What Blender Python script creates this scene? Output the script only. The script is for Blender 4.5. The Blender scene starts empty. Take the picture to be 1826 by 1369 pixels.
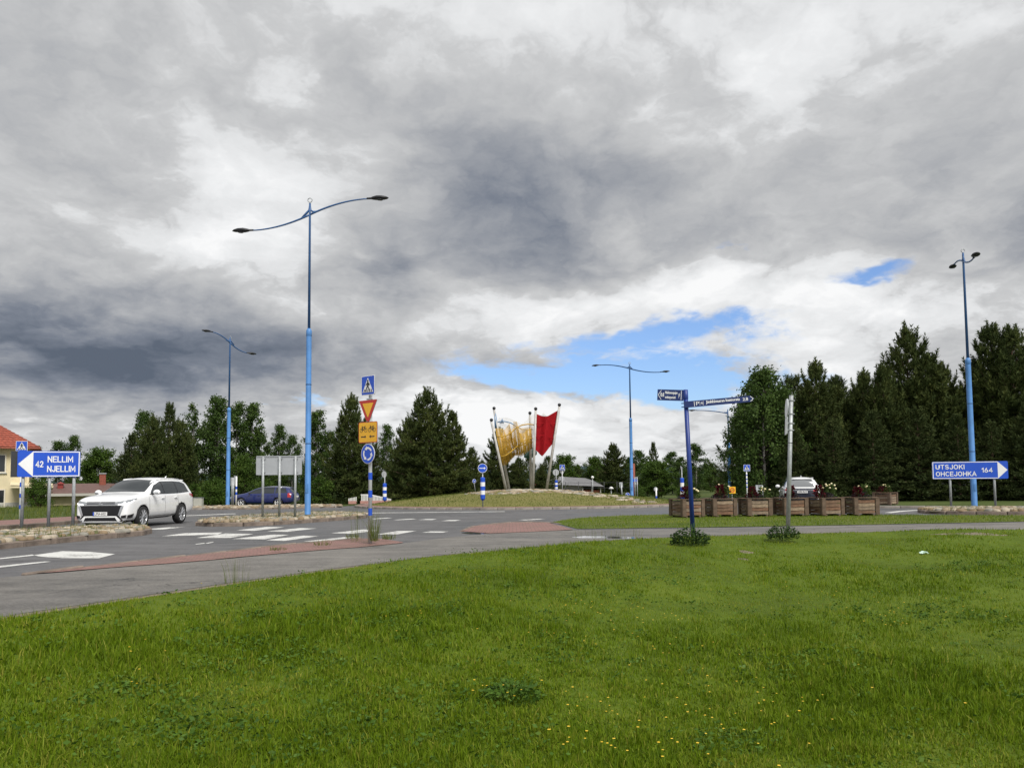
import bpy, bmesh, math, random
import numpy as np
from mathutils import Vector, Matrix
from mathutils.bvhtree import BVHTree
R = math.radians
rnd = random.Random(7)
scene = bpy.context.scene
col = scene.collection

# ------------------------------------------------------------------ camera
F_PX, W_PX, H_PX = 1354.0, 1826.0, 1369.0
PITCH, ROLL, SHIFT, CAM_H = R(3.5), R(-0.5), 0.048, 1.2
cam_d = bpy.data.cameras.new('camera'); cam = bpy.data.objects.new('camera', cam_d); col.objects.link(cam)
cam_d.sensor_fit = 'HORIZONTAL'; cam_d.sensor_width = 36.0; cam_d.lens = 36.0*F_PX/W_PX
cam_d.shift_y = SHIFT; cam_d.clip_start = 0.1; cam_d.clip_end = 6000
cam.matrix_world = Matrix.Translation((0, 0, CAM_H)) @ Matrix.Rotation(R(90)+PITCH, 4, 'X') @ Matrix.Rotation(ROLL, 4, 'Z')
scene.camera = cam
CR = cam.matrix_world.to_3x3()

# ------------------------------------------------------------------ sky, sun, exposure
SUN_EL, SUN_AZ = R(50), R(150)          # azimuth measured from +Y towards +X
scene.view_settings.view_transform = 'Standard'
scene.view_settings.look = 'None'
scene.view_settings.exposure = 0.45
scene.view_settings.gamma = 1.0
world = bpy.data.worlds.new("World"); scene.world = world; world.use_nodes = True
wt = world.node_tree; wt.nodes.clear()
class NT:
    def __init__(s, t): s.t = t
    def n(s, typ, **kw):
        x = s.t.nodes.new(typ)
        for k, v in kw.items(): setattr(x, k, v)
        return x
    def put(s, sock, v):
        if hasattr(v, 'is_output'): s.t.links.new(v, sock)
        else: sock.default_value = v
    def m(s, op, a, b=None, c=None, clamp=False):
        x = s.n('ShaderNodeMath', operation=op, use_clamp=clamp)
        for i, v in enumerate((a, b, c)):
            if v is not None: s.put(x.inputs[i], v)
        return x.outputs[0]
    def vm(s, op, a, b=None):
        x = s.n('ShaderNodeVectorMath', operation=op)
        s.put(x.inputs[0], a)
        if b is not None: s.put(x.inputs[1], b)
        return x.outputs[0]
    def noise(s, vec, scale, detail=4, rough=.55, dist=0, lac=2.0, w=None):
        x = s.n('ShaderNodeTexNoise')
        if w is not None: x.noise_dimensions = '4D'; x.inputs['W'].default_value = w
        s.put(x.inputs['Vector'], vec); x.inputs['Scale'].default_value = scale; x.inputs['Detail'].default_value = detail
        x.inputs['Roughness'].default_value = rough; x.inputs['Distortion'].default_value = dist; x.inputs['Lacunarity'].default_value = lac
        return x.outputs[0]
    def ramp(s, fac, stops, interp='LINEAR'):
        x = s.n('ShaderNodeValToRGB'); x.color_ramp.interpolation = interp
        e = x.color_ramp.elements
        while len(e) > 1: e.remove(e[-1])
        for i, (p, c) in enumerate(stops):
            q = e[0] if i == 0 else e.new(p)
            q.position = p; q.color = (*c, 1)
        s.put(x.inputs[0], fac); return x.outputs[0]
    def mix(s, fac, a, b, mode='MIX'):
        x = s.n('ShaderNodeMix', data_type='RGBA', blend_type=mode)
        s.put(x.inputs[0], fac)
        for sk, v in ((x.inputs[6], a), (x.inputs[7], b)):
            if isinstance(v, tuple) and len(v) == 3: v = (*v, 1)
            s.put(sk, v)
        return x.outputs[2]
    def smooth(s, x, a, b):
        q = s.n('ShaderNodeMapRange', interpolation_type='SMOOTHSTEP')
        s.put(q.inputs[0], x); q.inputs[1].default_value = a; q.inputs[2].default_value = b
        return q.outputs[0]
def px_dir(x, y):
    d = CR @ Vector(((x-W_PX/2)/F_PX, (H_PX/2-y)/F_PX + SHIFT*W_PX/F_PX, -1.0)); return d.normalized()
w = NT(wt)
tc = w.n('ShaderNodeTexCoord')
D = tc.outputs['Generated']
sep = w.n('ShaderNodeSeparateXYZ'); w.put(sep.inputs[0], D)
dx, dy, dz = sep.outputs
az = w.m('ARCTAN2', dx, dy); el = w.m('ARCSINE', dz)
zc = w.m('ADD', w.m('MAXIMUM', dz, 0.0), 0.30)
cmb = w.n('ShaderNodeCombineXYZ')
w.put(cmb.inputs[0], w.m('DIVIDE', dx, zc)); w.put(cmb.inputs[1], w.m('DIVIDE', dy, zc)); w.put(cmb.inputs[2], 0.37)
P = cmb.outputs[0]
wv = w.n('ShaderNodeTexNoise'); w.put(wv.inputs['Vector'], P); wv.inputs['Scale'].default_value = 2.2; wv.inputs['Detail'].default_value = 6; wv.inputs['Roughness'].default_value = .6
ws = w.vm('SCALE', w.vm('SUBTRACT', wv.outputs[1], (.5, .5, .5))); ws.node.inputs['Scale'].default_value = .42
Pw = w.vm('ADD', P, ws)
nA = w.noise(Pw, 1.7, 10, .56, .2)
nB = w.noise(Pw, 4.6, 10, .60, .4, w=3.3)
nC = w.noise(P, .8, 4, .5, .2, w=7.7)
wob1 = w.m('MULTIPLY', w.m('SUBTRACT', w.noise(P, 1.7, 5, .62, 0, w=1.9), .5), .34)
wob2 = w.m('MULTIPLY', w.m('SUBTRACT', w.noise(P, 1.7, 5, .62, 0, w=5.1), .5), .20)
az2 = w.m('ADD', az, wob1); el2 = w.m('ADD', el, wob2)
def blob(x, y, sx, sy, amp):
    d = px_dir(x, y); a0 = math.atan2(d.x, d.y); e0 = math.asin(d.z)
    ux = w.m('MULTIPLY', w.m('SUBTRACT', az2, a0), F_PX/sx); uy = w.m('MULTIPLY', w.m('SUBTRACT', el2, e0), F_PX/sy)
    r2 = w.m('ADD', w.m('MULTIPLY', ux, ux), w.m('MULTIPLY', uy, uy))
    return w.m('MULTIPLY', w.m('POWER', 2.718, w.m('MULTIPLY', r2, -1.0)), amp)
def blobs(lst):
    acc = None
    for b in lst:
        v = blob(*b); acc = v if acc is None else w.m('ADD', acc, v)
    return acc
# heavier and lighter cloud masses, placed by direction
tone = blobs([(950, 350, 240, 125, -.36), (640, 480, 75, 60, -.24), (120, 590, 330, 95, -.60), (430, 640, 260, 60, -.22), (170, 270, 330, 120, -.08), (700, 150, 360, 90, -.07),
              (1560, 250, 330, 110, -.10), (1760, 430, 170, 90, -.26), (1330, 420, 150, 50, -.10), (420, 320, 330, 45, .12), (1120, 250, 110, 60, .14),
              (800, 560, 300, 70, .22), (1150, 520, 260, 40, .20), (1500, 60, 420, 80, .14), (1000, 60, 200, 60, .10), (1480, 560, 260, 60, .14),
              (870, 770, 170, 38, .34), (1150, 770, 300, 60, .12), (640, 760, 140, 26, .3), (120, 750, 120, 25, .16)])
hole = blobs([(930, 665, 200, 34, .70), (1260, 590, 130, 36, .72), (1060, 605, 190, 30, .40), (1290, 690, 190, 40, .72), (1555, 492, 60, 18, .60), (1300, 455, 60, 8, .35), (560, 728, 50, 12, .5), (470, 742, 40, 8, .3), (1130, 695, 190, 36, .55), (1010, 700, 130, 22, .45)])
b0 = w.m('ADD', w.m('MULTIPLY', w.m('SUBTRACT', nA, .5), 0.85), w.m('MULTIPLY', w.m('SUBTRACT', nB, .5), .46))
puff = w.m('MULTIPLY', w.m('SUBTRACT', w.m('ABSOLUTE', w.m('SUBTRACT', w.noise(Pw, 2.9, 7, .54, .2, w=11.3), .5)), .11), 1.25)
b0 = w.m('ADD', b0, puff)
b1 = w.m('ADD', w.m('ADD', b0, w.m('MULTIPLY', w.m('SUBTRACT', nC, .5), .35)), tone)
bright = w.m('ADD', b1, .78)
cloud = w.ramp(bright, [(0.0, (1.1, 1.35, 1.8)), (.20, (2.0, 2.25, 2.75)), (.42, (3.6, 3.75, 4.05)), (.60, (5.0, 5.08, 5.2)), (.70, (5.8, 5.87, 5.95)), (.78, (7.3, 7.4, 7.5)), (.90, (8.3, 8.4, 8.5)), (1.0, (9.3, 9.35, 9.4))])
sky = w.n('ShaderNodeTexSky', sky_type='NISHITA'); sky.sun_disc = False
sky.sun_elevation = SUN_EL; sky.sun_rotation = SUN_AZ
blue = w.mix(1.0, sky.outputs[0], (1.05, 1.24, 1.60, 1), 'MULTIPLY')
hmn = w.m('ADD', w.m('MULTIPLY', w.m('SUBTRACT', nB, .5), 1.5), w.m('ADD', w.m('MULTIPLY', w.m('SUBTRACT', nA, .5), .5), w.m('MULTIPLY', w.m('SUBTRACT', w.noise(Pw, 11.0, 6, .62, .3, w=2.2), .5), .9)))
hm = w.smooth(w.m('ADD', hole, w.m('MULTIPLY', hmn, w.smooth(hole, .04, .35))), .20, .76)
skyc = w.mix(hm, cloud, blue)
bg = w.n('ShaderNodeBackground'); w.put(bg.inputs[0], skyc); bg.inputs[1].default_value = 0.075
wo = w.n('ShaderNodeOutputWorld'); wt.links.new(bg.outputs[0], wo.inputs[0])
sd = bpy.data.lights.new('sun', 'SUN'); sd.energy = 3.0; sd.angle = R(26); sd.color = (1, .96, .9)
sun = bpy.data.objects.new('sun', sd); col.objects.link(sun)
sv = Vector((math.sin(SUN_AZ)*math.cos(SUN_EL), math.cos(SUN_AZ)*math.cos(SUN_EL), math.sin(SUN_EL)))
sun.rotation_euler = sv.to_track_quat('Z', 'Y').to_euler()
sun.location = (0, 0, 60)

# ------------------------------------------------------------------ placement helpers
def G(x, y): return -0.0105*min(y, 100.0)
def GP(x, y, dz=0.0):
    """point of the road plane seen at photo pixel (x, y)"""
    d = px_dir(x, y); t = (dz-CAM_H)/(d.z+0.0105*d.y); return Vector((0, 0, CAM_H)) + d*t
def PT(x, y, depth):
    d = px_dir(x, y); return Vector((0, 0, CAM_H)) + d*(depth/d.y)
def AT(x, depth, y=880):
    p = PT(x, y, depth); return Vector((p.x, p.y, G(p.x, p.y)))

# ------------------------------------------------------------------ mesh helpers
def link(o, parent=None):
    col.objects.link(o)
    if parent is not None: o.parent = parent
    return o
def tag(o, label=None, cat=None, group=None, kind=None):
    if label: o['label'] = label
    if cat: o['category'] = cat
    if group: o['group'] = group
    if kind: o['kind'] = kind
    return o
def thing(name, label, cat, loc=(0, 0, 0), rz=0.0, group=None, rx=0.0, ry=0.0):
    o = bpy.data.objects.new(name, None); o.empty_display_size = .2; link(o)
    o.location = loc; o.rotation_euler = (rx, ry, rz)
    return tag(o, label, cat, group)
def kids(o): return [c for c in bpy.data.objects if c.parent == o]
def copy_tree(o, parent=None):
    c = o.copy(); link(c)
    c.parent = parent
    for ch in kids(o): copy_tree(ch, c)
    return c
class MB:
    def __init__(s): s.v = []; s.f = []; s.mi = []; s.sm = []
    def add(s, vs, fs, m=0, smooth=False):
        k = len(s.v); s.v += [tuple(v) for v in vs]
        for f in fs: s.f.append([i+k for i in f]); s.mi.append(m); s.sm.append(smooth)
        return s
    def box(s, c, d, m=0, rz=0.0, M=None):
        a, b, h = d[0]/2, d[1]/2, d[2]/2
        vs = [Vector((x, y, z)) for z in (-h, h) for x, y in ((-a, -b), (a, -b), (a, b), (-a, b))]
        if rz: vs = [Matrix.Rotation(rz, 3, 'Z') @ v for v in vs]
        if M is not None: vs = [M @ v for v in vs]
        vs = [v+Vector(c) for v in vs]
        return s.add(vs, [(3, 2, 1, 0), (4, 5, 6, 7), (0, 1, 5, 4), (1, 2, 6, 5), (2, 3, 7, 6), (3, 0, 4, 7)], m)
    def bbox(s, c, d, bev=.02, m=0):
        """box with chamfered vertical and horizontal edges"""
        bm = bmesh.new(); bmesh.ops.create_cube(bm, size=1)
        for v in bm.verts: v.co = Vector((v.co.x*d[0], v.co.y*d[1], v.co.z*d[2]))
        bmesh.ops.bevel(bm, geom=bm.edges[:], offset=bev, segments=1, affect='EDGES')
        bm.verts.index_update()
        s.add([v.co+Vector(c) for v in bm.verts], [[v.index for v in f.verts] for f in bm.faces], m); bm.free(); return s
    def tube(s, pts, rad, n=10, m=0, cap=True, smooth=True):
        pts = [Vector(p) for p in pts]
        if not isinstance(rad, (list, tuple)): rad = [rad]*len(pts)
        vs = []; up = None
        for i, p in enumerate(pts):
            t = (pts[min(i+1, len(pts)-1)]-pts[max(i-1, 0)]).normalized()
            if up is None: up = Vector((0, 0, 1)) if abs(t.z) < .9 else Vector((1, 0, 0))
            a = t.cross(up).normalized(); b = t.cross(a).normalized(); up = -b
            for k in range(n):
                q = 2*math.pi*k/n; vs.append(p+(a*math.cos(q)+b*math.sin(q))*rad[i])
        fs = []
        for i in range(len(pts)-1):
            for k in range(n):
                fs.append((i*n+k, (i+1)*n+k, (i+1)*n+(k+1) % n, i*n+(k+1) % n))
        s.add(vs, fs, m, smooth)
        if cap:
            k0 = len(s.v)-len(vs)
            s.f.append([k0+i for i in range(n)]); s.mi.append(m); s.sm.append(False)
            s.f.append([k0+(len(pts)-1)*n+i for i in range(n)][::-1]); s.mi.append(m); s.sm.append(False)
        return s
    def lathe(s, prof, n=16, m=0, c=(0, 0, 0), axis='Z', smooth=True):
        vs = []; fs = []; c = Vector(c)
        for r, z in prof:
            for k in range(n):
                q = 2*math.pi*k/n; a, b = r*math.cos(q), r*math.sin(q)
                vs.append(c+(Vector((a, b, z)) if axis == 'Z' else Vector((a, z, b)) if axis == 'Y' else Vector((z, a, b))))
        for i in range(len(prof)-1):
            for k in range(n): fs.append((i*n+k, i*n+(k+1) % n, (i+1)*n+(k+1) % n, (i+1)*n+k))
        return s.add(vs, fs, m, smooth)
    def plate(s, poly, y0, y1, m=0, ox=0.0, oz=0.0):
        """polygon (x, z) as a plate between y0 (front, towards -y) and y1"""
        n = len(poly)
        vs = [(x+ox, y0, z+oz) for x, z in poly]+[(x+ox, y1, z+oz) for x, z in poly]
        fs = [list(range(n)), list(range(n, 2*n))[::-1]]+[(i, (i+1) % n+0, (i+1) % n+n, i+n) for i in range(n)]
        return s.add(vs, fs, m)
    def ball(s, c, r, m=0, n=10, k=6, sc=(1, 1, 1)):
        prof = [(max(1e-4, math.sin(math.pi*i/k)), -math.cos(math.pi*i/k)) for i in range(k+1)]
        i0 = len(s.v); s.lathe(prof, n, m)
        for i in range(i0, len(s.v)):
            v = s.v[i]; s.v[i] = (c[0]+v[0]*r*sc[0], c[1]+v[1]*r*sc[1], c[2]+v[2]*r*sc[2])
        return s
    def mesh(s, name, mats):
        me = bpy.data.meshes.new(name); me.from_pydata(s.v, [], s.f)
        for mt in (mats if isinstance(mats, (list, tuple)) else [mats]): me.materials.append(mt)
        me.polygons.foreach_set('material_index', s.mi); me.polygons.foreach_set('use_smooth', s.sm)
        me.update(); return me
    def build(s, name, mats, parent=None, loc=None, rot=None):
        o = bpy.data.objects.new(name, s.mesh(name, mats)); link(o, parent)
        if loc is not None: o.location = loc
        if rot is not None: o.rotation_euler = rot
        return o
def inst(name, me, parent=None, loc=(0, 0, 0), rz=0.0, sc=(1, 1, 1)):
    o = bpy.data.objects.new(name, me); link(o, parent); o.location = loc; o.rotation_euler = (0, 0, rz); o.scale = sc; return o
def fast_mesh(name, V, Fc, mats, tint=None, nside=3, smooth=False):
    """numpy vertices and equal-sided faces to a mesh"""
    me = bpy.data.meshes.new(name); nv, nf = len(V), len(Fc)
    me.vertices.add(nv); me.vertices.foreach_set('co', np.asarray(V, np.float32).ravel())
    me.loops.add(nf*nside); me.loops.foreach_set('vertex_index', np.asarray(Fc, np.int32).ravel())
    me.polygons.add(nf); me.polygons.foreach_set('loop_start', np.arange(0, nf*nside, nside, dtype=np.int32))
    if smooth: me.polygons.foreach_set('use_smooth', np.ones(nf, dtype=bool))
    for m in (mats if isinstance(mats, (list, tuple)) else [mats]): me.materials.append(m)
    if tint is not None:
        a = me.attributes.new('tint', 'FLOAT', 'POINT'); a.data.foreach_set('value', np.asarray(tint, np.float32))
    me.update(calc_edges=True); me.validate(); return me

# ------------------------------------------------------------------ materials
def mat(name, c, rough=.6, metal=0.0, var=.12, scale=6.0, bump=0.0, bscale=40.0, spec=.5, coat=0.0, c2=None, detail=5, emit=None):
    m = bpy.data.materials.new(name); m.use_nodes = True; t = NT(m.node_tree); b = m.node_tree.nodes['Principled BSDF']
    co = t.n('ShaderNodeTexCoord').outputs['Object']
    if var > 0 or c2:
        nz = t.smooth(t.noise(co, scale, detail, .6), .3, .7)
        lo = tuple(max(0, x*(1-var)) for x in c); hi = c2 if c2 else tuple(min(1, x*(1+var)) for x in c)
        t.put(b.inputs['Base Color'], t.mix(nz, lo, hi))
    else: b.inputs['Base Color'].default_value = (*c, 1)
    b.inputs['Roughness'].default_value = rough; b.inputs['Metallic'].default_value = metal
    b.inputs['Specular IOR Level'].default_value = spec; b.inputs['Coat Weight'].default_value = coat
    b.inputs['Coat Roughness'].default_value = .06
    if bump > 0:
        bp = t.n('ShaderNodeBump'); bp.inputs['Strength'].default_value = bump; bp.inputs['Distance'].default_value = .02
        t.put(bp.inputs['Height'], t.noise(co, bscale, 5, .6)); t.put(b.inputs['Normal'], bp.outputs[0])
    if emit: b.inputs['Emission Color'].default_value = (*emit[0], 1); b.inputs['Emission Strength'].default_value = emit[1]
    return m
def leaf_mat(name, c1, c2, c3=None, rough=.65, nscale=.6, trans=.25, tint=False):
    m = bpy.data.materials.new(name); m.use_nodes = True; t = NT(m.node_tree); b = m.node_tree.nodes['Principled BSDF']
    co = t.n('ShaderNodeTexCoord').outputs['Object']
    if tint: f = t.n('ShaderNodeAttribute', attribute_name='tint').outputs['Fac']
    else:
        rpi = t.n('ShaderNodeNewGeometry').outputs['Random Per Island']
        f = t.m('ADD', t.m('MULTIPLY', rpi, .55), t.m('MULTIPLY', t.smooth(t.noise(co, nscale, 4, .6), .3, .7), .45))
    stops = [(0, c1), (1, c2)] if c3 is None else [(0, c1), (.55, c2), (1, c3)]
    cl = t.ramp(f, stops)
    t.put(b.inputs['Base Color'], cl); b.inputs['Roughness'].default_value = rough; b.inputs['Specular IOR Level'].default_value = .12
    if trans > 0:
        tr = t.n('ShaderNodeBsdfTranslucent'); t.put(tr.inputs[0], cl)
        mx = t.n('ShaderNodeMixShader'); mx.inputs[0].default_value = trans
        t.t.links.new(b.outputs[0], mx.inputs[1]); t.t.links.new(tr.outputs[0], mx.inputs[2])
        t.t.links.new(mx.outputs[0], m.node_tree.nodes['Material Output'].inputs[0])
    return m
def asphalt_mat(name, c, wet=.5, crack=.35):
    m = bpy.data.materials.new(name); m.use_nodes = True; t = NT(m.node_tree); b = m.node_tree.nodes['Principled BSDF']
    co = t.n('ShaderNodeTexCoord').outputs['Object']
    big = t.noise(co, .22, 5, .6, .5); mid = t.noise(co, 2.2, 5, .65); fine = t.noise(co, 90, 3, .7)
    spk = t.noise(co, 28, 4, .75); strk = t.n('ShaderNodeMapping'); strk.inputs['Scale'].default_value = (.25, 2.2, 1); strk.inputs['Rotation'].default_value = (0, 0, R(-25)); t.put(strk.inputs[0], co)
    wear = t.noise(strk.outputs[0], .9, 5, .65)
    lum = t.m('ADD', t.m('MULTIPLY', t.smooth(big, .3, .7), .34), t.m('ADD', t.m('MULTIPLY', t.m('SUBTRACT', mid, .5), .75), t.m('ADD', t.m('MULTIPLY', t.m('SUBTRACT', spk, .5), 1.3), t.m('MULTIPLY', t.m('SUBTRACT', wear, .5), .9))))
    lum = t.m('ADD', t.m('ADD', lum, .52), t.m('MULTIPLY', t.m('SUBTRACT', fine, .5), 1.0))
    vo = t.n('ShaderNodeTexVoronoi', feature='DISTANCE_TO_EDGE'); vo.inputs['Scale'].default_value = .33
    dn = t.n('ShaderNodeTexNoise'); t.put(dn.inputs['Vector'], co); dn.inputs['Scale'].default_value = .9; dn.inputs['Detail'].default_value = 6
    sc = t.vm('SCALE', dn.outputs[1]); sc.node.inputs['Scale'].default_value = 2.4
    t.put(vo.inputs['Vector'], t.vm('ADD', co, sc))
    ck = t.m('SUBTRACT', 1.0, t.smooth(vo.outputs[0], .0, .010))
    ckm = t.m('MULTIPLY', ck, t.m('MULTIPLY', t.smooth(t.noise(co, .35, 3, .5), .48, .6), crack))
    # patched areas
    base = t.mix(1.0, (*c, 1), t.mix(lum, (.0, .0, .0), (1.0, 1.0, 1.0)), 'MULTIPLY')
    gain = t.mix(1.0, base, (1.25, 1.25, 1.25), 'MULTIPLY')
    t.put(b.inputs['Base Color'], t.mix(ckm, gain, (.018, .017, .016)))
    t.put(b.inputs['Roughness'], t.m('ADD', .62-.3*wet, t.m('MULTIPLY', t.smooth(big, .35, .65), .28)))
    b.inputs['Specular IOR Level'].default_value = .5
    bp = t.n('ShaderNodeBump'); bp.inputs['Strength'].default_value = .35; bp.inputs['Distance'].default_value = .006
    t.put(bp.inputs['Height'], fine); t.put(b.inputs['Normal'], bp.outputs[0])
    return m
def paver_mat(name, c, c2):
    m = bpy.data.materials.new(name); m.use_nodes = True; t = NT(m.node_tree); b = m.node_tree.nodes['Principled BSDF']
    co = t.n('ShaderNodeTexCoord').outputs['Object']
    br = t.n('ShaderNodeTexBrick'); t.put(br.inputs['Vector'], co); br.inputs['Scale'].default_value = 1.0
    br.inputs['Brick Width'].default_value = .21; br.inputs['Row Height'].default_value = .105; br.inputs['Mortar Size'].default_value = .008
    br.inputs['Color1'].default_value = (*c, 1); br.inputs['Color2'].default_value = (*c2, 1); br.inputs['Mortar'].default_value = (.07, .055, .045, 1)
    dirt = t.smooth(t.noise(co, 1.4, 6, .65), .42, .72)
    t.put(b.inputs['Base Color'], t.mix(t.m('MULTIPLY', dirt, .45), br.outputs[0], (.11, .085, .06)))
    b.inputs['Roughness'].default_value = .75
    bp = t.n('ShaderNodeBump'); bp.inputs['Strength'].default_value = .6; bp.inputs['Distance'].default_value = .01; bp.invert = True
    t.put(bp.inputs['Height'], br.outputs[1]); t.put(b.inputs['Normal'], bp.outputs[0])
    return m
def ground_mat(name, stops, s1=.5, s2=9.0, bump=.4):
    m = bpy.data.materials.new(name); m.use_nodes = True; t = NT(m.node_tree); b = m.node_tree.nodes['Principled BSDF']
    co = t.n('ShaderNodeTexCoord').outputs['Object']
    f = t.m('ADD', t.m('MULTIPLY', t.noise(co, s1, 5, .6, .4), .5), t.m('MULTIPLY', t.noise(co, s2, 7, .7), .5))
    t.put(b.inputs['Base Color'], t.ramp(t.smooth(f, .28, .72), stops)); b.inputs['Roughness'].default_value = .9; b.inputs['Specular IOR Level'].default_value = .15
    bp = t.n('ShaderNodeBump'); bp.inputs['Strength'].default_value = bump; bp.inputs['Distance'].default_value = .03
    t.put(bp.inputs['Height'], t.noise(co, s2*4, 5, .7)); t.put(b.inputs['Normal'], bp.outputs[0])
    return m
def paint_line_mat():
    m = bpy.data.materials.new('road_paint'); m.use_nodes = True; t = NT(m.node_tree); b = m.node_tree.nodes['Principled BSDF']
    co = t.n('ShaderNodeTexCoord').outputs['Object']
    wear = t.smooth(t.m('ADD', t.m('MULTIPLY', t.noise(co, 26, 6, .75), .6), t.m('MULTIPLY', t.noise(co, 2.5, 4, .6), .4)), .50, .60)
    t.put(b.inputs['Base Color'], t.mix(wear, (.60, .60, .575), (.16, .155, .15))); b.inputs['Roughness'].default_value = .6
    return m
M_ASPH = asphalt_mat('road_asphalt', (.102, .100, .102), .42, .35)
M_PATH = asphalt_mat('path_asphalt', (.150, .141, .128), .18, .85)
M_LINE = paint_line_mat()
M_PAVER = paver_mat('red_pavers', (.27, .145, .125), (.215, .112, .098))
M_KERB = mat('granite_kerb', (.17, .135, .11), .85, var=.35, scale=3, bump=.5, bscale=30)
M_KERBG = mat('concrete_kerb', (.24, .215, .19), .85, var=.3, scale=3, bump=.5, bscale=30)
M_LAWN = ground_mat('lawn_soil', [(0, (.045, .068, .006)), (.5, (.075, .115, .008)), (1, (.11, .145, .014))])
M_TURF = ground_mat('verge_turf', [(0, (.055, .075, .016)), (.5, (.085, .115, .022)), (1, (.15, .14, .045))], .8, 14)
M_FIELD = ground_mat('rough_grass', [(0, (.03, .045, .012)), (.5, (.06, .085, .02)), (1, (.11, .115, .04))], .12, 3)
M_GRAVEL = mat('edge_gravel', (.17, .14, .10), .95, var=.5, scale=22, bump=.8, bscale=60)
M_SOIL = mat('island_soil', (.13, .115, .06), .95, var=.4, scale=6, bump=.8, bscale=30, c2=(.10, .12, .03))
M_STONE = [mat('cobble_%s' % n, c, .8, var=.22, scale=7, bump=.3, bscale=25) for n, c in
           (('tan', (.26, .205, .135)), ('grey', (.21, .20, .17)), ('pale', (.36, .31, .235)), ('ochre', (.20, .145, .085)))]
M_SPOST = mat('light_grey_post', (.46, .48, .49), .5, .1, var=.08, scale=8)
M_GALV = mat('galvanised_steel', (.34, .36, .37), .5, .35, var=.18, scale=14)
M_ALU = mat('sign_back_aluminium', (.36, .38, .40), .55, .25, var=.06, scale=3)
M_BLUE = mat('pole_blue', (.075, .22, .50), .5, var=.14, scale=1.6)
M_NAVY = mat('pole_navy', (.026, .090, .23), .45, var=.08, scale=2)
M_BLACK = mat('black_plastic', (.012, .013, .016), .5, var=0)
M_DARK = mat('dark_metal', (.03, .032, .036), .5, var=.1)
S_BLUE = mat('sign_blue', (.012, .075, .50), .4, var=.05, scale=2)
S_WHITE = mat('sign_white', (.74, .75, .76), .45, var=.03, scale=3)
S_RED = mat('sign_red', (.44, .028, .02), .45, var=.06, scale=3)
S_YEL = mat('sign_yellow', (.78, .42, .02), .45, var=.05, scale=3)
S_FBLUE = mat('finger_post_blue', (.008, .032, .20), .45, var=.08, scale=3)
PAL = [S_BLUE, S_WHITE, S_RED, S_YEL, M_BLACK, M_ALU, mat('finger_plate_navy', (.006, .022, .12), .45, var=.06, scale=3)]
BLU, WHT, RED, YEL, BLK, ALU, FBL = range(7)

# letters of traffic signs, drawn as strokes on a 0..1 grid
def _arc(cx, cy, rx, ry, a0, a1, n=8): return [(cx+rx*math.cos(R(a0+(a1-a0)*i/n)), cy+ry*math.sin(R(a0+(a1-a0)*i/n))) for i in range(n+1)]
GLY = {'N': (.66, [[(0, 0), (0, 1)], [(0, 1), (.66, 0)], [(.66, 0), (.66, 1)]]), 'E': (.54, [[(0, 0), (0, 1)], [(0, 1), (.54, 1)], [(0, .52), (.48, .52)], [(0, 0), (.54, 0)]]), 'L': (.52, [[(0, 1), (0, 0), (.52, 0)]]), 'I': (.0, [[(0, 0), (0, 1)]]),
 'M': (.80, [[(0, 0), (0, 1), (.40, .25), (.80, 1), (.80, 0)]]), 'J': (.46, [[(.46, 1), (.46, .26)]+_arc(.23, .26, .23, .26, 0, -170)]), 'U': (.62, [[(0, 1), (0, .31)]+_arc(.31, .31, .31, .31, 180, 360)+[(.62, .31), (.62, 1)]]), 'T': (.60, [[(0, 1), (.60, 1)], [(.30, 1), (.30, 0)]]),
 'S': (.56, [_arc(.28, .755, .26, .245, 30, 270)+_arc(.28, .255, .28, .255, 90, -150)]), 'O': (.70, [_arc(.35, .5, .35, .5, 0, 360, 20)]), 'K': (.60, [[(0, 0), (0, 1)], [(.58, 1), (0, .36)], [(.20, .58), (.62, 0)]]), 'H': (.64, [[(0, 0), (0, 1)], [(.64, 0), (.64, 1)], [(0, .52), (.64, .52)]]),
 'C': (.62, [_arc(.34, .5, .34, .5, 48, 312, 14)]), 'A': (.70, [[(0, 0), (.35, 1), (.70, 0)], [(.12, .30), (.58, .30)]]), 'P': (.56, [[(0, 0), (0, 1), (.30, 1)]+_arc(.30, .74, .26, .26, 90, -90)+[(0, .48)]]), 'R': (.58, [[(0, 0), (0, 1), (.30, 1)]+_arc(.30, .74, .26, .26, 90, -90)+[(0, .48)], [(.28, .48), (.60, 0)]]),
 '-': (.34, [[(0, .45), (.34, .45)]]), '.': (.02, [[(0, 0), (.02, .02)]]), '0': (.56, [_arc(.28, .5, .28, .5, 0, 360, 16)]), '1': (.24, [[(0, .76), (.24, 1), (.24, 0)]]), '2': (.56, [_arc(.28, .72, .27, .28, 165, -30)+[(.02, 0), (.56, 0)]]), '3': (.54, [_arc(.26, .75, .25, .25, 150, -90)+_arc(.27, .25, .27, .25, 90, -150)]),
 '4': (.62, [[(.46, 0), (.46, 1), (0, .27), (.62, .27)]]), '5': (.54, [[(.50, 1), (.06, 1), (.03, .55)]+_arc(.26, .32, .28, .32, 120, -150)]), '6': (.56, [_arc(.28, .30, .28, .30, 0, 360, 16), [(.01, .36), (.36, 1)]]), '8': (.56, [_arc(.28, .76, .24, .24, 0, 360, 14), _arc(.28, .26, .28, .27, 0, 360, 14)])}
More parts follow.
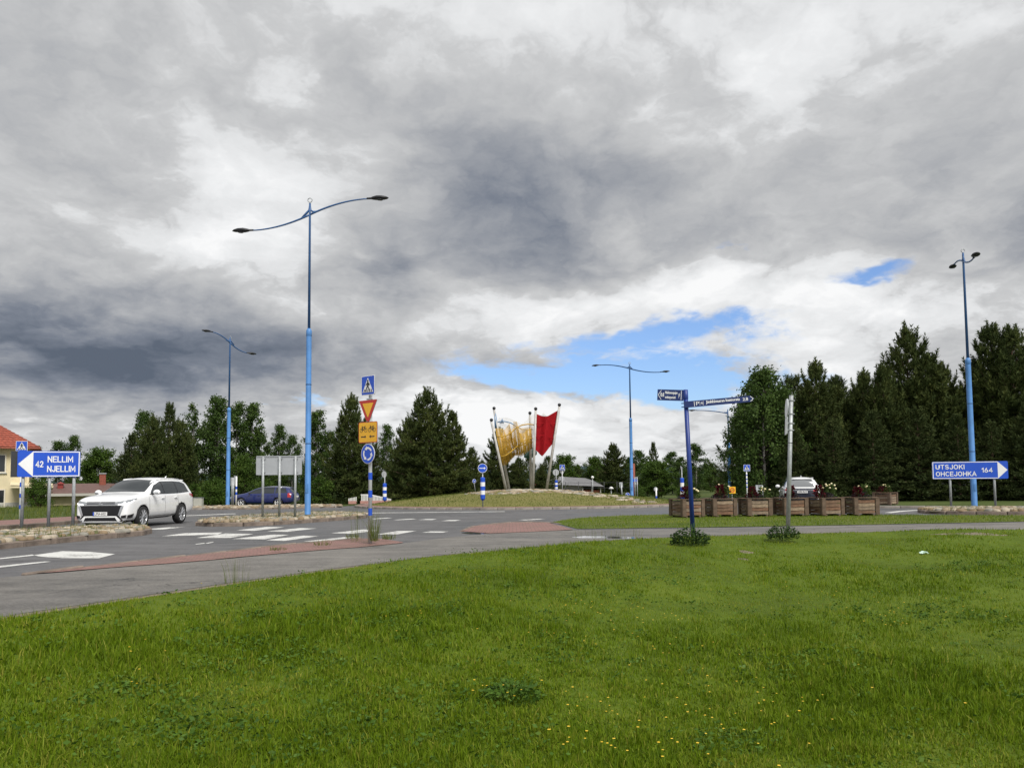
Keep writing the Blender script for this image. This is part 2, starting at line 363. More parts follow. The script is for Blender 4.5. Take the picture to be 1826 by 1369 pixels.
def put_sign_text(mb, s, x, z, w, h, y=-.004, m=1, t=.14, gap=.30):
    adv = [GLY[c][0] for c in s]; tot = sum(adv)+gap*(len(s)-1); sx = (w-t*h)/tot; sz = h*(1-t); hw = t*h/2; cx = x+hw; lay_ = 0
    for c, a in zip(s, adv):
        for st in GLY[c][1]:
            p = [Vector((cx+q[0]*sx, z+hw+q[1]*sz)) for q in st]; cl = (p[0]-p[-1]).length < 1e-6; vs = []; n = len(p)
            for i in range(n):
                d0 = (p[i]-p[i-1]).normalized() if i > 0 else ((p[0]-p[-2]).normalized() if cl else None); d1 = (p[i+1]-p[i]).normalized() if i < n-1 else ((p[1]-p[0]).normalized() if cl else None)
                if d0 is None: d0 = d1
                if d1 is None: d1 = d0
                d = (d0+d1).normalized(); nn = Vector((-d.y, d.x)); k = hw/max(.45, nn.dot(Vector((-d0.y, d0.x)))); e = Vector((0, 0))
                if i == 0 and not cl: e = -d*hw
                if i == n-1 and not cl: e = d*hw
                vs += [p[i]+nn*k+e, p[i]-nn*k+e]
            lay_ += 1; yy = y-.00025*(lay_ % 4)
            mb.add([(v.x, yy, v.y) for v in vs], [(2*i, 2*i+1, 2*i+3, 2*i+2) for i in range(n-1)], m)
        cx += (a+gap)*sx
# lettering ---------------------------------------------------------
_tx = {}
def text_geo(s):
    if s not in _tx:
        cu = bpy.data.curves.new('letters', 'FONT'); cu.body = s; cu.resolution_u = 3
        o = bpy.data.objects.new('letters', cu); col.objects.link(o)
        me = bpy.data.meshes.new_from_object(o.evaluated_get(bpy.context.evaluated_depsgraph_get()))
        vs = [(v.co.x, v.co.y) for v in me.vertices]; fs = [list(p.vertices) for p in me.polygons]
        x0, x1 = min(v[0] for v in vs), max(v[0] for v in vs); y0, y1 = min(v[1] for v in vs), max(v[1] for v in vs)
        bpy.data.objects.remove(o); bpy.data.curves.remove(cu); bpy.data.meshes.remove(me)
        _tx[s] = ([((x-x0)/(x1-x0), (y-y0)/(y1-y0)) for x, y in vs], fs)
    return _tx[s]
def put_text(mb, s, x, z, w, h, y=-.004, m=WHT, bold=0.0):
    vs, fs = text_geo(s)
    mb.add([(x+a*w, y, z+b*h) for a, b in vs], fs, m)
    if bold: mb.add([(x+a*w+bold, y-.0006, z+b*h) for a, b in vs], fs, m)
def rrect(w, h, r, n=4):
    out = []
    for cx, cz, a0 in ((w/2-r, h/2-r, 0), (-w/2+r, h/2-r, 90), (-w/2+r, -h/2+r, 180), (w/2-r, -h/2+r, 270)):
        for i in range(n+1):
            a = R(a0+90*i/n); out.append((cx+r*math.cos(a), cz+r*math.sin(a)))
    return out
def circ(r, n=28, sx=1.0): return [(r*sx*math.cos(2*math.pi*i/n), r*math.sin(2*math.pi*i/n)) for i in range(n)]
# ------------------------------------------------------------------ ground
def sheet(name, pts, dz, m, kind='structure'):
    mb = MB(); mb.add([(p.x, p.y, G(p.x, p.y)+dz) for p in pts], [list(range(len(pts)))])
    o = mb.build(name, m)
    if o.data.polygons[0].normal.z < 0: o.data.flip_normals()
    return tag(o, kind=kind)
def PX(lst, dz=0.0): return [GP(x, y, dz) for x, y in lst]
def inpoly(x, y, poly):
    c = False; n = len(poly)
    for i in range(n):
        a, b = poly[i], poly[i-1]
        if (a[1] > y) != (b[1] > y) and x < (b[0]-a[0])*(y-a[1])/(b[1]-a[1])+a[0]: c = not c
    return c
_sr = np.random.RandomState(3)
_W = _sr.uniform(0, 2*math.pi, (8, 6)); _PH = _sr.uniform(0, 2*math.pi, (8, 6)); _SC = _sr.uniform(.6, 1.7, (8, 6))
def sn(x, y, k, f):
    """smooth random undulation of about -1..1 with wavelength about 1/f metres"""
    a = 0
    for i in range(6): a = a+np.sin(2*math.pi*f*_SC[k, i]*(np.cos(_W[k, i])*x+np.sin(_W[k, i])*y)+_PH[k, i])
    return a/3.2

# far terrain with a soft rise of wooded ridges
def terrain():
    xs = np.concatenate([np.linspace(-1800, -150, 14), np.linspace(-120, 120, 33), np.linspace(150, 1800, 14)])
    ys = np.concatenate([np.linspace(22, 100, 14), np.linspace(115, 400, 12), np.linspace(460, 2200, 10)])
    X, Y = np.meshgrid(xs, ys); Z = -0.0105*np.minimum(Y, 100)-.07
    Z = Z+np.where(Y > 100, sn(X, Y, 0, .01)*.5*np.clip((Y-100)/100, 0, 1), 0)
    nx, ny = len(xs), len(ys); V = np.stack([X, Y, Z], -1).reshape(-1, 3)
    Fc = [(j*nx+i, j*nx+i+1, (j+1)*nx+i+1, (j+1)*nx+i) for j in range(ny-1) for i in range(nx-1)]
    o = bpy.data.objects.new('terrain', fast_mesh('terrain', V, Fc, M_FIELD, nside=4, smooth=True)); link(o); tag(o, kind='structure')
terrain()
M_HILL = ground_mat('haze_tinted_forest_hill', [(0, (.035, .06, .07)), (1, (.055, .085, .09))], .02, .2, 0)  # distance haze is painted in as a blue-green base colour
def ridge(name, y0, x0, x1, h, seed):
    xs = np.linspace(x0, x1, 900); r = np.random.RandomState(seed)
    base = h*(.72+.28*sn(xs, xs*0, seed % 8, 1.3/(x1-x0)*2)); env = np.clip(np.minimum(xs-x0, x1-xs)/((x1-x0)*.25), 0, 1)**.7
    top = base*env+r.uniform(0, h*.09, 900)
    V = []; Fc = []
    for i, x in enumerate(xs): V += [(x, y0, -2.2), (x, y0+40, top[i]*.62), (x, y0+150, top[i]), (x, y0+420, -2.2)]
    for i in range(899):
        for k in range(3): a = i*4+k; Fc.append((a, a+4, a+5, a+1))
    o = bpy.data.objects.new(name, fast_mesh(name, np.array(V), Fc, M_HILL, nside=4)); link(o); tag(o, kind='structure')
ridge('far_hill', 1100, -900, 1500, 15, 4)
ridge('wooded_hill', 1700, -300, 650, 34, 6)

ROAD_PX_NEAR = [(-500, 1150), (0, 1060), (111, 1046), (300, 1026), (500, 1006), (700, 984), (850, 966), (1000, 955), (1300, 947), (1826, 938), (2400, 930)]
road_far = [GP(2400, 905), GP(1900, 903), GP(1700, 902), GP(1400, 899), Vector((15, 57, 0)), Vector((13.5, 66, 0)), Vector((8, 74, 0)), Vector((6, 98, 0)), Vector((2, 98, 0)), Vector((1, 76, 0)), Vector((-6, 72, 0)), Vector((-11, 64, 0)),
            GP(600, 903.5), GP(330, 907), GP(215, 921), GP(140, 931), GP(0, 946), GP(-500, 985)]
sheet('road', PX(ROAD_PX_NEAR)+road_far, 0.0, M_ASPH)
EDGE_PX = [(-500, 1196), (0, 1104), (200, 1074), (400, 1044), (600, 1016), (800, 991), (1000, 973), (1100, 964), (1200, 958.5), (1400, 952), (1600, 948), (1826, 945.5), (2400, 940)]
EDGE = PX(EDGE_PX)
ex = np.array([-40, -16]+[p.x for p in EDGE]+[60]); ey = np.array([-6, -5]+[p.y for p in EDGE]+[EDGE[-1].y+4])
def y_edge(x): return np.interp(x, ex, ey)
PATH_UP = [(-500, 1108), (0, 1030), (111, 1020.5), (194, 1013), (305, 1005), (380, 998.7), (496, 987.6), (575, 981), (642, 976), (718, 968.5), (800, 958), (874, 951.6), (1020, 945), (1300, 940.5), (1500, 937), (1826, 931), (2400, 923)]
path_pts = [p for p in EDGE]+[p for p in PX(PATH_UP)[::-1]]
sheet('path', path_pts, 0.004, M_PATH)
# gravel strip along the lawn edge
gs = []
for i, p in enumerate(EDGE): gs.append(Vector((p.x, p.y+.10+.12*(i < 6), 0)))
for p in reversed(EDGE): gs.append(Vector((p.x, p.y-.55, 0)))
sheet('gravel_edge', gs, 0.008, M_GRAVEL)
# narrow dark sheet standing for the step where the asphalt of the path ends
sm = []
for i, p in enumerate(EDGE): sm.append(Vector((p.x, p.y+.16+.12*(i < 6), 0)))
for i, p in reversed(list(enumerate(EDGE))): sm.append(Vector((p.x, p.y+.09+.12*(i < 6), 0)))
sheet('edge_seam', sm, 0.011, mat('dark_seam', (.035, .036, .024), .95, var=.5, scale=5))
# red paver strips
sheet('paved_strip', PX([(60, 1023.5), (111, 1017), (194, 1007.5), (300, 996), (380, 987), (417, 983.5), (494, 973.5), (574, 967), (642, 960.4), (680, 961), (718, 967), (718, 968.5), (642, 976), (574, 981), (496, 987.6), (424, 994), (380, 998.7), (305, 1005), (194, 1013), (111, 1020)]), .014, M_PAVER)
sheet('paved_nose', PX([(822, 947.5), (844, 938.6), (880, 934.5), (917, 931.7), (975, 931.7), (1000, 938), (1022, 944.6), (950, 948.5), (874, 951.4)]), .014, M_PAVER)
sheet('sidewalk', PX([(-500, 978), (0, 943), (130, 933), (160, 928), (150, 924), (120, 925), (0, 932), (-500, 955)]), .10, M_PAVER)

def kerb_run(name, pts, seg, w, h, m, dz=0.0, closed=False, label_parent=None):
    """kerb stones laid end to end along a line"""
    if label_parent is None:
        e = bpy.data.objects.new(name, None); link(e); tag(e, kind='structure')
    else: e = label_parent
    pts = [Vector((p.x, p.y, 0)) for p in pts]
    if closed: pts.append(pts[0])
    L = [0]
    for a, b in zip(pts, pts[1:]): L.append(L[-1]+(b-a).length)
    def at(s):
        for i in range(len(L)-1):
            if s <= L[i+1] or i == len(L)-2: return pts[i].lerp(pts[i+1], (s-L[i])/max(1e-6, L[i+1]-L[i]))
    n = max(1, int(round(L[-1]/seg)))
    mesh_key = (round(seg, 2), w, h, m.name)
    if mesh_key not in _kerb: _kerb[mesh_key] = [MB().bbox((0, 0, 0), (1, w*(1+.04*q), h+.1), .018).mesh('kerb_stone', m) for q in (-1, 0, 1)]
    base = e.matrix_world.translation if e.location.length == 0 else e.location
    for i in range(n):
        a, b = at(L[-1]*i/n), at(L[-1]*(i+1)/n); c = (a+b)/2; d = b-a
        o = inst('kerb_stone', rnd.choice(_kerb[mesh_key]), e, (c.x-e.location.x, c.y-e.location.y, G(c.x, c.y)+dz+(h-.1)/2+rnd.uniform(-.008, .008)-e.location.z), math.atan2(d.y, d.x)+rnd.uniform(-.012, .012), (d.length*.985, 1, 1))
    return e
_kerb = {}
kerb_run('strip_kerb', PX([(40, 1025.5), (111, 1016.6), (194, 1007), (300, 995.4), (380, 986.4), (494, 973), (574, 966.5), (642, 960)]), 1.0, .10, .03, M_KERB)
kerb_run('nose_kerb', PX([(822, 947.2), (844, 938.2), (880, 934), (917, 931.2), (975, 931.2), (1000, 934)]), .9, .10, .03, M_KERB)
kerb_run('sidewalk_kerb', PX([(-300, 966), (0, 944), (130, 934), (163, 928)]), 1.0, .14, .13, M_KERB)
kerb_run('far_kerb', PX([(225, 920), (340, 908.5), (600, 904.5)]), 1.1, .15, .13, M_KERBG)
kerb_run('right_kerb', PX([(1560, 905.5), (1650, 905.5), (1900, 906.5)]), 1.1, .15, .12, M_KERBG)

# painted road markings
marks = [[(288, 956), (330, 950.5), (397, 949.3), (388, 953)], [(350, 959), (402, 951), (452, 952), (411, 959)], [(413, 961), (487, 953), (516, 953.5), (472, 961.5)],
         [(472, 963), (541, 955), (569, 956), (507, 964.3)], [(541, 965.2), (619, 957), (642, 958), (563, 966)], [(421, 945.3), (476, 939.3), (507, 940), (453, 946.3)],
         [(476, 947.2), (536, 941.3), (565, 942), (512, 948.2)], [(590, 950.5), (648, 944), (677, 945.6), (628, 951.2)], [(671, 952.8), (709, 946.7), (743, 946.5), (709, 952.5)],
         [(255, 944), (300, 940), (330, 939.5), (290, 943.8)], [(746, 926.9), (760, 925.2), (779, 925.3), (770, 927)], [(786, 929), (800, 926.9), (822, 926.8), (812, 928.7)],
         [(752, 949.5), (768, 947.2), (800, 947.6), (790, 949.6)], [(655, 925.2), (690, 923), (700, 923.6), (668, 925.6)], [(700, 926.8), (735, 924.6), (744, 925.3), (712, 927.2)],
         [(60, 990), (111, 982.6), (160, 984), (205, 988), (176, 995.5), (110, 995.2), (72, 992.6)], [(-300, 1025), (0, 995), (58, 988.8), (62, 990.5), (0, 997), (-300, 1028)],
         [(-300, 1047), (0, 1008.8), (80, 1001), (92, 1001.5), (0, 1012), (-300, 1051)], [(300, 920.2), (420, 915.3), (420, 916.2), (300, 921.2)], [(640, 914.2), (900, 911.6), (900, 912.3), (640, 915)], [(924, 927), (960, 925), (972, 925.3), (938, 927.6)],
         [(348, 970), (364, 968), (366, 969), (350, 970.8)], [(366, 968.4), (380, 966), (381, 967), (370, 969.2)], [(1577, 914), (1600, 911), (1640, 908.5), (1650, 909), (1612, 911.8), (1590, 914.4)]]
for q in marks: sheet('road_marking', PX(q), .006, M_LINE)
# puddle and manhole on the path
M_WET = mat('wet_asphalt', (.06, .06, .065), .06, var=.2)
sheet('puddle', PX([(1018, 957.8), (1040, 955.8), (1090, 956.2), (1150, 958.6), (1163, 960), (1120, 960.4), (1070, 959.4), (1035, 959.5)]), .0065, M_WET)
sheet('puddle', PX([(822, 950.2), (850, 948.6), (868, 950.2), (860, 952.4), (836, 952)]), .0065, M_WET)

# verge between road and path
VERGE = PX([(985, 931), (1010, 926.5), (1050, 922.5), (1110, 919.5), (1190, 917.5), (1560, 917.8), (1640, 918.3), (1826, 919), (2400, 916), (2400, 921), (1826, 930), (1500, 936.3), (1300, 939.8), (1100, 942.2), (1030, 943)])
sheet('verge', VERGE, .012, M_TURF)
# grass behind the left kerb
LEFTG = PX([(-500, 953), (0, 931.5), (120, 924.5), (150, 922), (330, 906.5), (330, 900), (0, 905), (-500, 915)])
sheet('roadside_grass', LEFTG, .02, M_FIELD)

# ---------------- cobbled traffic islands
def stone_mesh(seed, m):
    r = random.Random(seed); mb = MB(); n = 8
    k = [r.uniform(.68, 1.2) for _ in range(n)]
    vs = []
    for rr, z in ((1.0, -.35), (.98, .12), (.72, .62)):
        vs += [(rr*k[i]*math.cos(2*math.pi*i/n), rr*k[i]*math.sin(2*math.pi*i/n), z*r.uniform(.9, 1.1)) for i in range(n)]
    vs.append((r.uniform(-.2, .2), r.uniform(-.2, .2), .78)); fs = []
    for a in (0, 1): fs += [(a*n+i, a*n+(i+1) % n, (a+1)*n+(i+1) % n, (a+1)*n+i) for i in range(n)]
    fs += [(2*n+i, 2*n+(i+1) % n, 3*n) for i in range(n)]
    return mb.add(vs, fs, 0, True).mesh('cobblestone', m)
STONES = [stone_mesh(i, M_STONE[i % 4]) for i in range(12)]
def island(label, poly, spacing, size, limit=290, kh=.13, crown=.06):
    c = sum(poly, Vector())/len(poly)
    e = bpy.data.objects.new('traffic_island', None); link(e); e.location = (c.x, c.y, G(c.x, c.y)); tag(e, kind='structure')
    mb = MB(); n = len(poly); inner = [p.lerp(c, .35) for p in poly]
    def L(p, z): return (p.x-c.x, p.y-c.y, G(p.x, p.y)-e.location.z+z)
    mb.add([L(p, kh-.03) for p in poly]+[L(p, kh+crown) for p in inner], [(i, (i+1) % n, n+(i+1) % n, n+i) for i in range(n)]+[[n+i for i in range(n)]], 0)
    so = mb.build('soil_bed', M_SOIL, e)
    kerb_run('', poly, 1.0, .17, kh, M_KERB, closed=True, label_parent=e)
    xs = [p.x for p in poly]; ys = [p.y for p in poly]; pp = [(p.x, p.y) for p in poly]; sp = []
    y = min(ys); row = 0
    while y < max(ys):
        x = min(xs)+(row % 2)*spacing/2
        while x < max(xs):
            a, b = x+rnd.uniform(-.25, .25)*spacing, y+rnd.uniform(-.25, .25)*spacing
            if inpoly(a, b, pp) and rnd.random() < .93: sp.append((b, a))
            x += spacing
        y += spacing*.8; row += 1
    sp.sort()
    extra = sp[limit:]
    for b, a in sp[:limit]:
        s = size*rnd.uniform(.75, 1.25)
        inst('cobblestone', rnd.choice(STONES), e, L(Vector((a, b, 0)), kh+crown*.4), rnd.uniform(0, 6.28), (s*rnd.uniform(.9, 1.35), s, s*rnd.uniform(.5, .8)))
    if extra:
        mb = MB()
        for b, a in extra:
            me = rnd.choice(STONES); s = size*rnd.uniform(.75, 1.25); k = STONES.index(me) % 4; o = L(Vector((a, b, 0)), kh+crown*.4)
            mb.add([(o[0]+v.co.x*s*1.1, o[1]+v.co.y*s, o[2]+v.co.z*s*.65) for v in me.vertices], [list(p.vertices) for p in me.polygons], k, True)
        tag(mb.build('cobblestones', M_STONE, e), kind='stuff')
    return e
ISL1 = PX([(-320, 1018), (-100, 991), (0, 978), (133, 965), (250, 954.5), (268, 950), (262, 947), (200, 946.2), (133, 949), (0, 957), (-100, 966), (-320, 984)])
ISL2 = PX([(353, 937), (372, 938.2), (429, 938), (494, 935.6), (597, 928), (645, 924.2), (655, 922), (640, 920.5), (600, 919), (540, 920), (470, 924), (410, 929), (360, 934)])
ISL3 = PX([(1640, 914), (1660, 916.2), (1720, 917.2), (1826, 918), (2100, 918.5), (2100, 911), (1826, 910.5), (1700, 910.3), (1655, 911.5)])
ISL4 = PX([(333, 908), (400, 908.4), (480, 907.4), (560, 905.6), (610, 904.2), (606, 903), (560, 902.8), (400, 904.6), (345, 906)])
island('', ISL1, .25, .115); island('', ISL2, .25, .11); island('', ISL3, .34, .14); island('', ISL4, .4, .15, kh=.10, crown=.03)

# ---------------- roundabout mound
MC = Vector((0.9, 53.2, 0)); MR = 10.7; MZ = G(0, 53.2)
def mound_z(x, y):
    r = math.hypot(x-MC.x, y-MC.y); q = min(1.0, r/MR)
    return G(x, y)+.14+.98*max(0.0, 1-math.sqrt(q*q+.012)**1.38)+.03*float(sn(x, y, 1, .18))*(1-q)
mb = MB(); NR, NA = 18, 72
vs = [(0, 0, mound_z(MC.x, MC.y)-MZ)]
for i in range(1, NR+1):
    for k in range(NA):
        a = 2*math.pi*k/NA; r = MR*i/NR; x, y = r*math.cos(a), r*math.sin(a); vs.append((x, y, mound_z(MC.x+x, MC.y+y)-MZ))
fs = [(0, 1+k, 1+(k+1) % NA) for k in range(NA)]
for i in range(NR-1): fs += [(1+i*NA+k, 1+(i+1)*NA+k, 1+(i+1)*NA+(k+1) % NA, 1+i*NA+(k+1) % NA) for k in range(NA)]
M_MOUND = ground_mat('dry_mound_turf', [(0, (.10, .105, .03)), (.5, (.15, .145, .045)), (1, (.20, .17, .07))], .5, 6)
mound = mb.add(vs, fs, 0, True).build('roundabout_mound', M_MOUND, loc=(MC.x, MC.y, MZ)); tag(mound, kind='structure')
mb = MB(); NA = 96; A0, A1 = MR-.15, MR+.85
vs = []
for r, z in ((A0, .14), (A1, .11)):
    for k in range(NA):
        a = 2*math.pi*k/NA; x, y = r*math.cos(a), r*math.sin(a); vs.append((x, y, G(MC.x+x, MC.y+y)+z-MZ))
tag(mb.add(vs, [(k, NA+k, NA+(k+1) % NA, (k+1) % NA) for k in range(NA)]).build('paved_apron', M_PAVER, mound), None)
kerb_run('', [Vector((MC.x+(A1+.08)*math.cos(2*math.pi*k/72), MC.y+(A1+.08)*math.sin(2*math.pi*k/72), 0)) for k in range(72)], 1.0, .15, .12, M_KERBG, closed=True, label_parent=mound)
mb = MB(); r = random.Random(5)
for _ in range(1500):
    a = r.uniform(0, 6.283); q = MR*.95*math.sqrt(r.random()); x, y = q*math.cos(a), q*math.sin(a)
    band = (q < 4.6+.9*float(sn(x, y, 2, .12))) or (-1.1+.12*x < -y*.0 and 1.0 < x < 8.2 and y < -1 and abs(y+1.1*x-1.2) < 2.2)
    if not band: continue
    me = r.choice(STONES); s = r.uniform(.10, .24); k = STONES.index(me) % 4; z = mound_z(MC.x+x, MC.y+y)-MZ
    mb.add([(x+v.co.x*s*1.3, y+v.co.y*s, z+v.co.z*s*.45) for v in me.vertices], [list(p.vertices) for p in me.polygons], k, True)
tag(mb.build('paving_stones', M_STONE, mound), kind='stuff')

# ------------------------------------------------------------------ lawn
def lawn_z(x, y):
    e = y_edge(x); d = np.clip(e-y, 0, None); q = np.clip(d/11.0, 0, 1); q = q*q*(3-2*q)
    return -0.0105*np.minimum(e, 100)+.015-.42*q+np.clip(d, 0, 1)*(.055*sn(x, y, 3, .10)+.028*sn(x, y, 4, .35)+.012*sn(x, y, 5, .9))+.05*np.clip(d, 0, .6)
xs = np.linspace(-26, 44, 240); nv = 120
X = np.repeat(xs[:, None], nv, 1); T = np.linspace(0, 1, nv)[None, :]
YE = y_edge(X)-.25; Y = -7+(YE+7)*T**.9; Z = lawn_z(X, Y)
V = np.stack([X, Y, Z], -1).reshape(-1, 3)
Fc = [(i*nv+j, (i+1)*nv+j, (i+1)*nv+j+1, i*nv+j+1) for i in range(239) for j in range(nv-1)]
lawn = bpy.data.objects.new('lawn', fast_mesh('lawn', V, Fc, M_LAWN, nside=4, smooth=True)); link(lawn); tag(lawn, kind='structure')

M_BLADE = leaf_mat('grass_blades', (.050, .095, .004), (.130, .202, .007), (.28, .28, .045), rough=.6, trans=.3, tint=True)
M_DRY = leaf_mat('verge_blades', (.05, .08, .012), (.11, .145, .024), (.22, .20, .07), rough=.6, trans=.25, tint=True)
def blades(name, x, y, z, h, wd, tint, seed, m, lean=.55, az_=None):
    r = np.random.RandomState(seed); n = len(x)
    a = r.uniform(0, 2*math.pi, n) if az_ is None else az_; ln = np.abs(r.normal(0, lean, n)).clip(0, 1.3); b = r.uniform(0, 2*math.pi, n)
    P0 = np.stack([x, y, z-.01], -1); side = np.stack([np.cos(b), np.sin(b), np.zeros(n)], -1)*wd[:, None]/2
    out = np.stack([np.cos(a)*np.sin(ln), np.sin(a)*np.sin(ln), np.cos(ln)], -1)
    mid = P0+np.stack([np.cos(a)*np.sin(ln*.45), np.sin(a)*np.sin(ln*.45), np.cos(ln*.45)], -1)*(h*.55)[:, None]
    tip = mid+out*(h*.55)[:, None]
    V = np.stack([P0-side, P0+side, mid+side*.8, mid-side*.8, tip], 1).reshape(-1, 3)
    k = np.arange(n)[:, None]*5
    nr = np.hypot(x, y) < 8.5
    Fc = np.concatenate([np.concatenate([k+[[0, 1, 2]], k+[[0, 2, 3]], k+[[3, 2, 4]]], 1)[nr].reshape(-1, 3), (k+[[0, 1, 4]])[~nr].reshape(-1, 3)])
    me = fast_mesh(name, V, Fc, m, tint=np.repeat(tint, 5)); o = bpy.data.objects.new(name, me); link(o); return tag(o, kind='stuff')
def polar(n, seed, r0, r1, p, half=R(47)):
    q = np.random.RandomState(seed); a = q.uniform(-half, half, n); u = q.random_sample(n)
    k = 1-p; rr = (r0**k+(r1**k-r0**k)*u)**(1/k); return rr*np.sin(a), rr*np.cos(a), rr, q
def lawn_grass():
    x, y, rr, q = polar(640000, 11, 3.0, 34, 1.3)
    # part of the blades stand in tufts that splay outwards
    nt = 26000; tx_, ty_, tr_, q2 = polar(nt, 17, 3.0, 24, 1.3); pick = q.randint(0, nt, len(x)); intuft = q.random_sample(len(x)) < .5
    sg = .018+.004*tr_[pick]; gx, gy = q.normal(0, 1, len(x))*sg, q.normal(0, 1, len(x))*sg
    x = np.where(intuft, tx_[pick]+gx, x); y = np.where(intuft, ty_[pick]+gy, y); rr = np.where(intuft, tr_[pick], rr)
    aza = np.where(intuft, np.arctan2(gy, gx)+q.normal(0, .5, len(x)), q.uniform(0, 2*math.pi, len(x)))
    tft = np.where(intuft, q2.normal(0, 1, nt)[pick], 0); tsz = np.where(intuft, q2.uniform(.7, 1.6, nt)[pick], 1)
    e = y_edge(x); ok = (y < e-.16-.22*(x < 0)+q.normal(0, .12, len(x))); aza, tft, tsz = aza[ok], tft[ok], tsz[ok]; x, y, rr, e = x[ok], y[ok], rr[ok], e[ok]; n = len(x)
    z = lawn_z(x, y); p1 = sn(x, y, 6, .16); p2 = sn(x, y, 7, .55); p3 = sn(x, y, 2, 1.3)
    d = e-y
    tall = np.clip(.5+.45*p1+.35*p2+.15*p3, .12, 1.5); band = np.exp(-((d-4.6-.5*p1)/1.5)**2)*np.clip((3.5-x)/4, 0, 1)
    h = (.020+.040*tall+.025*band)*tsz*q.uniform(.5, 1.5, n); wd = (.0034+.00075*rr)*q.uniform(.7, 1.35, n)
    tint = np.clip(.50-.08*p1-.09*p2+.07*p3+.12*tft+q.normal(0, .14, n)+(q.random_sample(n) < .05)*.35-.06*band+.06*np.exp(-d/1.5), 0, 1)
    return blades('lawn_grass', x, y, z, h, wd, tint, 12, M_BLADE, .95, aza)
lawn_grass()
def scatter_poly(poly, n, seed):
    q = np.random.RandomState(seed); pp = [(p.x, p.y) for p in poly]; xs = [p[0] for p in pp]; ys = [p[1] for p in pp]; out = []
    while len(out) < n:
        x, y = q.uniform(min(xs), max(xs)), q.uniform(min(ys), max(ys))
        if inpoly(x, y, pp): out.append((x, y))
    return np.array(out), q
pts, q = scatter_poly([p for p in VERGE if p.x < 26 or True], 26000, 21)
n = len(pts); blades('verge_grass', pts[:, 0], pts[:, 1], -.0105*pts[:, 1]+.01, q.uniform(.03, .085, n), q.uniform(.010, .022, n), np.clip(.5+.2*sn(pts[:, 0], pts[:, 1], 3, .3)+q.normal(0, .16, n), 0, 1), 22, M_BLADE)
a = q.uniform(0, 6.283, 16000); rr = MR*np.sqrt(q.random_sample(16000)); ok = (np.sin(a) < .35); a, rr = a[ok], rr[ok]
x, y = MC.x+rr*np.cos(a), MC.y+rr*np.sin(a); z = np.array([mound_z(i, j) for i, j in zip(x, y)]); n = len(x); keep = q.random_sample(n) < np.clip((rr-3.6)/2.5, .06, 1)
x, y, z = x[keep], y[keep], z[keep]; n = len(x)
blades('mound_grass', x, y, z, q.uniform(.05, .13, n), q.uniform(.02, .045, n), np.clip(.50+.25*sn(x, y, 4, .12)+q.normal(0, .16, n), 0, 1), 24, M_DRY)
pts, q = scatter_poly(LEFTG, 9000, 25); n = len(pts)
blades('roadside_tufts', pts[:, 0], pts[:, 1], -.0105*pts[:, 1]+.02, q.uniform(.10, .32, n), q.uniform(.02, .04, n), np.clip(.45+q.normal(0, .2, n), 0, 1), 26, M_DRY)
for isl, sd_ in ((ISL1, 31), (ISL2, 32), (ISL3, 33)):
    pts, q = scatter_poly(isl, 3200, sd_); ok = sn(pts[:, 0], pts[:, 1], 5, .5) > -.15; pts = pts[ok]; n = len(pts)
    blades('island_weeds', pts[:, 0], pts[:, 1], -.0105*pts[:, 1]+.15, q.uniform(.06, .19, n), q.uniform(.010, .02, n), np.clip(.55+q.normal(0, .25, n), 0, 1), sd_, M_DRY)

